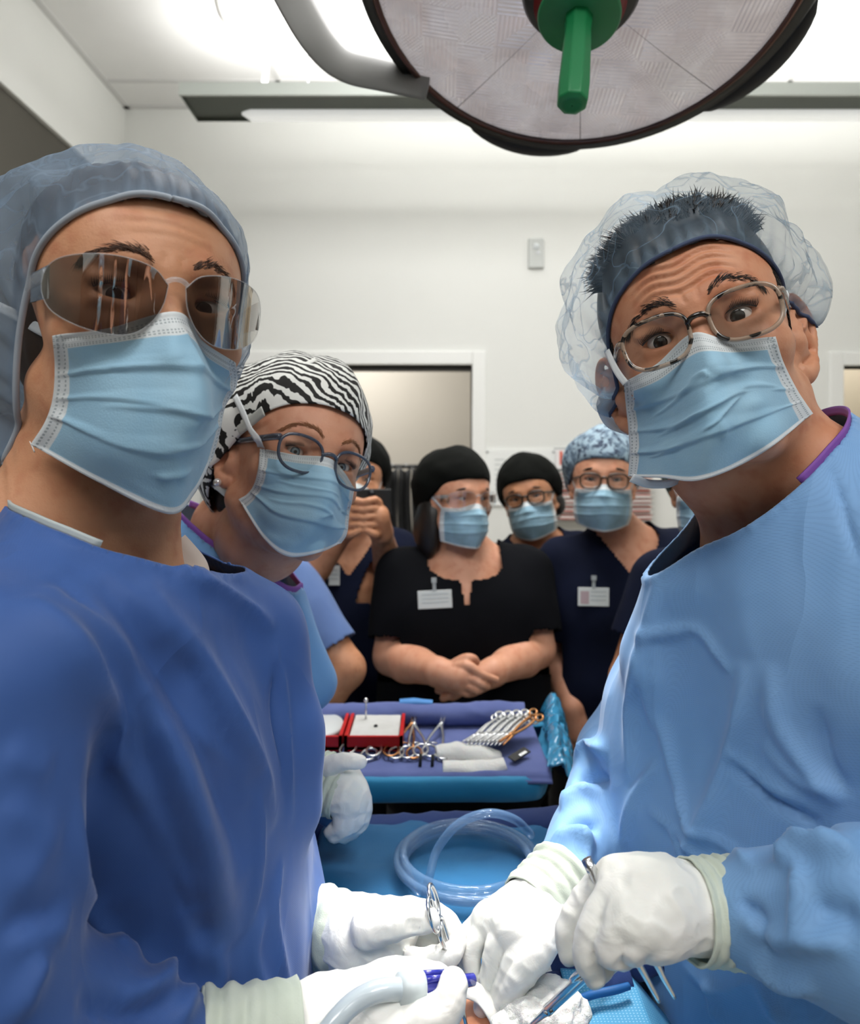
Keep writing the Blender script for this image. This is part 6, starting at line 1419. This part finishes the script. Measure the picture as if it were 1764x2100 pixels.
# ------------------------------------------------------------------ instruments
def clamp(label, ring, tip, nrmv, L=None, ring_r=.0115, spread=.5, mat=None, group=None, thick=.0021, name='haemostat', open_=.03, wire=.0017):
    """ring-handled clamp: two finger rings, shanks crossing at a box joint, two jaws"""
    ring, tip, nrmv = A(*ring), A(*tip), A(*nrmv); d = nrm(tip - ring); n = nrm(nrmv - d * nrmv.dot(d)); s = np.cross(n, d); L = np.linalg.norm(tip - ring); mat = mat or M_STEEL
    e = empty(name, ring, label, 'surgical instrument', group)
    for sg in (-1, 1):
        c = ring + s * sg * (ring_r * (1 + spread)); a = np.linspace(0, 2 * math.pi, 28, endpoint=False)
        mb = MB().tube(c + ring_r * .78 * np.cos(a)[:, None] * s + ring_r * 1.25 * np.sin(a)[:, None] * d, wire, 8, closed=True)
        st = c + d * ring_r * 1.2 - s * sg * ring_r * .3; jt = ring + d * L * .68; j2 = jt - s * sg * .0018 + d * .004
        mb.tube(catmull([st, ring + d * L * .35 + s * sg * ring_r * .75, jt + s * sg * .0015 + n * sg * thick * .45, j2 + n * sg * .0004, tip - s * sg * (.0012 + open_ * .1)], 24), np.r_[np.full(10, thick), np.linspace(thick, thick * 1.5, 6), np.linspace(thick * 1.4, thick * .55, 8)], 8)
        mb.out('handle_and_jaw', mat, e)
    MB().lathe([(.001, -.0035), (.003, -.0032), (.003, .0032), (.001, .0035)], 14, M=frame(ring + d * L * .68, n)).out('pivot', mat, e)
    rt = MB(); rt.tube([ring + d * ring_r * 1.9 + s * ring_r * .8, ring + d * ring_r * 1.9 - s * ring_r * .3], .0016, 6); rt.out('ratchet', mat, e)
    return e
clamp('ring-handled steel forceps held upright in the left surgeon\'s far glove', P(889, 1862, .604), P(938, 1990, .625), (.95, -.1, .1), ring_r=.0125, spread=-.45, wire=.0019)
clamp('long steel needle holder in the right surgeon\'s near glove, jaws down at the gauze', P(1232, 1972, .478), P(1083, 2108, .545), (.5, -.8, .2), ring_r=.0125, spread=.15, thick=.0024, open_=.0)
tw = empty('dissecting_forceps', P(1300, 1900, .47), 'steel dissecting forceps palmed in the right surgeon\'s near glove, two tips hanging down', 'surgical instrument')
for a_, b_ in ((P(1293, 1945, .463), P(1352, 2054, .47)), (P(1330, 1950, .468), P(1384, 2046, .475))):
    top = P(1207, 1768, .492); MB().tube(catmull([top, P(1245, 1850, .482) , a_, a_ * .4 + b_ * .6, b_], 20), np.r_[np.full(8, .0030), np.linspace(.0030, .0014, 12)], 8).out('prong', M_STEEL, tw)
MB().tube([P(1203, 1762, .493), P(1222, 1800, .490)], .0042, 8).out('spring_end', M_STEEL, tw)
th = empty('thumb_forceps', P(1008, 2070, .60), 'slim steel forceps between the right surgeon\'s far fingertips', 'surgical instrument')
for o_ in (0, 9): MB().tube([P(1004 + o_, 2050, .600), P(1006 + o_ * .6, 2085, .598), P(1008, 2125, .596)], [.0020, .0018, .001], 8).out('prong', M_STEEL, th)
rt = empty('retractor', P(965, 2070, .59), 'white plastic retractor blade arching beside the incision', 'surgical instrument')
MB().tube(catmull([P(945, 2022, .60), P(985, 2040, .60), P(1015, 2080, .59), P(1030, 2120, .585)], 20), .0075, 12, flat=[(.3, -.6, .7)] * 20).out('blade', M_GLOVE, rt)
MB().tube([P(945, 2050, .585), P(950, 2075, .58), P(958, 2110, .575)], .0016, 8).out('shaft', M_STEEL, rt)
# suction handpiece in the near left glove
su = empty('suction_handpiece', P(830, 2040, .48), 'milky suction tube with indigo handpiece in the left surgeon\'s near glove', 'suction tube')
q = catmull([P(655, 2140, .455), P(690, 2092, .462), P(728, 2055, .470), P(775, 2032, .476), P(830, 2028, .482)], 30)
MB().tube(q, .0072, 16).out('tube', M_TUBE_W, su)
MB().tube([P(818, 2028, .481), P(840, 2027, .484), P(866, 2026, .487)], [.0100, .0112, .0105], 18).out('collar', plain('pale_collar', 'c3cdd0', .35), su)
M = frame(P(866, 2026, .487), P(915, 2018, .497) - P(866, 2026, .487), (0, 0, 1))
MB().lathe([(.0060, 0), (.0065, .004), (.0062, .02), (.0050, .026), (.0042, .045)], 16, M=M).out('indigo_connector', M_INDIGO, su)
for k in range(5):
    a = k * 2 * math.pi / 5 + .4; p0 = M[:3, 3] + M[:3, :3] @ A(.0082 * math.cos(a), .0082 * math.sin(a), .000); p1 = M[:3, 3] + M[:3, :3] @ A(.0076 * math.cos(a), .0076 * math.sin(a), .022)
    MB().tube([p0, p1], [.0024, .0018], 8).out('rib', M_INDIGO, su)
# ------------------------------------------------------------------ instrument tray
y0, y1 = 1.12, 1.375; Zt = 1.05; xl, xr = P(600, 1590, 1.12)[0], P(1108, 1600, 1.12)[0]
ms = empty('mayo_stand', ((xl + xr) / 2, 1.25, 0), 'instrument stand holding the tray in front of the observers', 'instrument stand')
bevelbox('tray', (xl - .01, y0 - .005, Zt - .03), (xr - .025, y1 + .0, Zt - .012), M_STEEL_D, ms, .006); MB().tube([(-.16, 1.33, Zt - .03), (-.16, 1.33, .05)], .016, 14).out('post', M_STEEL_D, ms)
bs = MB(); [bs.tube([(-.16, 1.33, .04), p], .016, 10) for p in ((-.38, 1.15, .025), (.06, 1.15, .025), (-.16, 1.55, .025))]; bs.out('foot_base', M_STEEL_D, ms)
# teal drape around the tray
def ring_sheet(name, loop, profile, mat, label, cat, amp=.004):
    loop = catmull(np.vstack([loop, loop[:1]]), 160)[:-1]; n = len(loop); c = loop.mean(0); V = []
    for off, dz in profile:
        for p in loop:
            o = nrm(A(p[0] - c[0], (p[1] - c[1]) * 2, 0)); qn = A(*p) + o * off + A(0, 0, dz); w = amp * float(fbm(qn * 22, 2)) * (1 if dz < -.001 else .3); V.append(qn + o * w + A(0, 0, w * .4))
    m = len(profile); Q = [(i * n + j, i * n + (j + 1) % n, (i + 1) * n + (j + 1) % n, (i + 1) * n + j) for i in range(m - 1) for j in range(n)]
    o = mk(name, V, Q, mat); solidify(o, .002, 0); tag(o, label, cat); return o
loop = [(xl - .012, y0, Zt), (-.15, y0 - .004, Zt), (.05, y0 - .002, Zt), (xr - .03, y0, Zt), (xr + .005, y0 + .02, Zt), (xr + .03, y0 + .10, Zt), (xr + .055, y1 - .02, Zt), (xr + .04, y1, Zt), (.0, y1, Zt), (xl - .012, y1, Zt)]
ring_sheet('tray_drape', np.array(loop, float), [(-.03, -.011), (-.002, -.008), (.004, -.014), (.006, -.03), (.004, -.044), (-.008, -.050), (-.03, -.05)], M_DRAPE_T, 'teal drape wrapped round the sides of the instrument tray', 'drape')
tw_ = sheet('tray_towel', xl - .01, xr + .02, y0 - .003, y1 - .005, lambda X, Y: Zt - .006 + .0025 * fbm(np.stack([X, Y, X * 0], -1) * 20, 2) - .010 * np.exp(-((Y - y0) / .006) ** 2), M_TOWEL, 'blue towel spread flat over the instrument tray', 'towel', 90, 60, thick=.006)
rolled('rolled_towel', [(xl - .005, y1 - .035, Zt + .014), (-.10, y1 - .03, Zt + .016), (.03, y1 - .032, Zt + .015), (.13, y1 - .03, Zt + .016), (xr + .005, y1 - .034, Zt + .016)], [.026, .026, .025, .028, .026], M_TOWEL, 'rolled blue towel along the back edge of the instrument tray', 'towel', amp=.003, squash=.8)
rolled('folded_towel', [(-.06, y1 - .022, Zt + .036), (-.03, y1 - .022, Zt + .037), (.005, y1 - .022, Zt + .035)], [.010, .011, .009], plain('sky_wrap', '4f8fd0', .7), 'bright blue folded wrap on top of the rolled towel', 'wrap', amp=.002, squash=.5)
# crumpled polythene at the right end
def poly():
    V = []; ns, nt = 60, 26
    for i in range(nt):
        t = i / (nt - 1)
        for j in range(ns):
            s = j / (ns - 1); p = A(xr + .012 + .05 * t + .035 * s, y0 + .005 + (y1 - y0 + .02) * s, Zt + .004 + .036 * math.sin(math.pi * t) * (.6 + s * .9) - .05 * t); w = .010 * float(ridge(p * 32)) + .006 * float(fbm(p * 50, 2)); V.append(p + A(w * .6, 0, w))
    Q = np.array([(a * ns + b, a * ns + b + 1, (a + 1) * ns + b + 1, (a + 1) * ns + b) for a in range(nt - 1) for b in range(ns - 1)])
    o = mk('polythene_wrap', V, Q, M_POLY); solidify(o, .001, 0); tag(o, 'crumpled shiny blue polythene at the right end of the instrument tray', 'plastic wrap')
poly()
# red needle counter box
a_, b_ = P(712, 1528, 1.20), P(822, 1482, 1.33)
nbx = empty('needle_counter', (-.16, 1.25, Zt), 'open red needle counter box with white foam on the instrument tray', 'box')
def tray_box(x0, x1, z0, nm):
    e = bevelbox(nm, (x0, 1.205, Zt + z0), (x1, 1.335, Zt + z0 + .010), M_RED, nbx, .002)
    mb = MB()
    for lo, hi in (((x0, 1.205, 0), (x1, 1.211, .026)), ((x0, 1.329, 0), (x1, 1.335, .026)), ((x0, 1.205, 0), (x0 + .006, 1.335, .026)), ((x1 - .006, 1.205, 0), (x1, 1.335, .026))): mb.box(A(*lo) + A(0, 0, Zt + z0), A(*hi) + A(0, 0, Zt + z0))
    r_ = mb.out('red_rim', M_RED, nbx, False); r_.parent = e; r_.location = -Vector(e.location)
tray_box(-.152, -.048, 0, 'box_base'); tray_box(-.238, -.156, 0, 'box_lid')
bevelbox('foam_pad', (-.144, 1.213, Zt + .012), (-.056, 1.327, Zt + .023), M_FOAM, nbx, .002)
MB().lathe([(.001, .004), (.044, .004), (.046, .0), (.044, -.006)], 30, M=np.array([[.78, 0, 0, -.197], [0, 1.2, 0, 1.27], [0, 0, 1, Zt + .020], [0, 0, 0, 1]], float)).out('magnet_pad', plain('pale_pad', 'd6dad9', .4), nbx)
nd = empty('needle', P(752, 1490, 1.32), 'slim pin with a round tip standing upright in the red box', 'needle'); MB().tube([(-.122, 1.30, Zt + .02), (-.122, 1.30, Zt + .055)], .0016, 6).out('shaft', M_STEEL, nd); MB().sphere((-.122, 1.30, Zt + .058), .0045, 10).out('tip', M_STEEL, nd)
mk_ = MB().sphere((-.10, 1.26, Zt + .024), (.004, .004, .003), 10).out('suture_needle', M_DARK); tag(mk_, 'tiny dark suture needle stuck in the white foam of the red box', 'needle')
# clamps leaning on the rolled towel
lab = ['leaning against the red box, leftmost of the row', 'second from the red box, leaning on the rolled towel', 'with gilded rings, third from the red box', 'right beside the gilded one, leaning on the rolled towel', 'nearest the white gauze rolls']
for i, (ru, rv, tu, tv, m_) in enumerate(((735, 1546, 806, 1502, M_STEEL), (790, 1550, 822, 1500, M_STEEL), (826, 1546, 852, 1500, M_GOLD), (858, 1552, 846, 1498, M_STEEL), (886, 1548, 912, 1494, M_STEEL))):
    r_ = P(ru, rv, 1.19); r_[2] = Zt + .006; t_ = P(tu, tv, 1.335); t_[2] = max(t_[2], Zt + .02); clamp('steel haemostat clamp ' + lab[i], r_, t_, (0, -.35, 1), ring_r=.016, mat=m_, group='clamps on the instrument tray', spread=.25, thick=.0026, wire=.0022)
# bundle of long clamps on the gauze
bl = ['leftmost', 'second from the left', 'third from the left', 'fourth from the left', 'fifth from the left', 'sixth from the left', 'seventh from the left', 'eighth from the left', 'second from the right', 'rightmost']
for i in range(10):
    f = i / 9; a0 = P(952 + 76 * f, 1548 + 10 * f, 1.19); b0 = P(1022 + 78 * f, 1478 - 6 * f, 1.27); a0[2] = Zt + .020; b0[2] += .005 * (i % 2)
    e = clamp('bright steel clamp in the fanned bundle on the gauze, %s' % bl[i], b0, a0, (.2, -.5, .8), ring_r=.0075, spread=.0, group='clamp bundle', thick=.0024, wire=.0024, mat=M_GOLD if i == 9 else M_STEEL)
rolled('gauze_roll', [P(895, 1546, 1.185), P(940, 1542, 1.19), P(985, 1548, 1.19), P(1022, 1552, 1.20)], [.016, .021, .020, .015], M_GAUZE, 'upper folded white gauze under the clamp bundle on the tray', 'gauze', amp=.004, squash=.7)
rolled('gauze_roll', [P(908, 1576, 1.150), P(960, 1580, 1.150), P(1005, 1577, 1.152), P(1036, 1568, 1.155)], [.016, .020, .018, .014], M_GAUZE, 'lower folded white gauze nearest the front edge of the tray', 'gauze', amp=.004, squash=.7)
for i, (u, v, h_) in enumerate(((861, 1580, 34), (886, 1578, 30))):
    o = MB().tube([P(u, v, 1.15), P(u + 2, v - h_, 1.155)], .0028, 8).out('dark_probe', M_DARK); tag(o, 'short dark probe handle standing before the gauze, %s' % ('left one of two' if i == 0 else 'right one of two'), 'surgical instrument', 'dark probes')
o = MB().tube([P(740, 1576, 1.16), P(860, 1584, 1.155)], .0024, 8).out('long_probe', M_STEEL_D); tag(o, 'long thin grey probe lying near the front edge of the tray', 'surgical instrument')
bd = P(1065, 1580, 1.175); M = frame((bd[0], bd[1], Zt + .006), (.1, -.25, 1), (.7, .7, 0))
bl_ = empty('scalpel_blade', (bd[0], bd[1], Zt), 'small dark scalpel blade packet alone at the right front of the tray', 'blade'); bevelbox('packet', (-.022, -.008, 0), (.022, .008, .003), M_DARK, bl_, .001, M=M); bevelbox('bright_edge', (-.004, -.007, .003), (.014, -.001, .0042), M_STEEL, bl_, .0005, M=M)
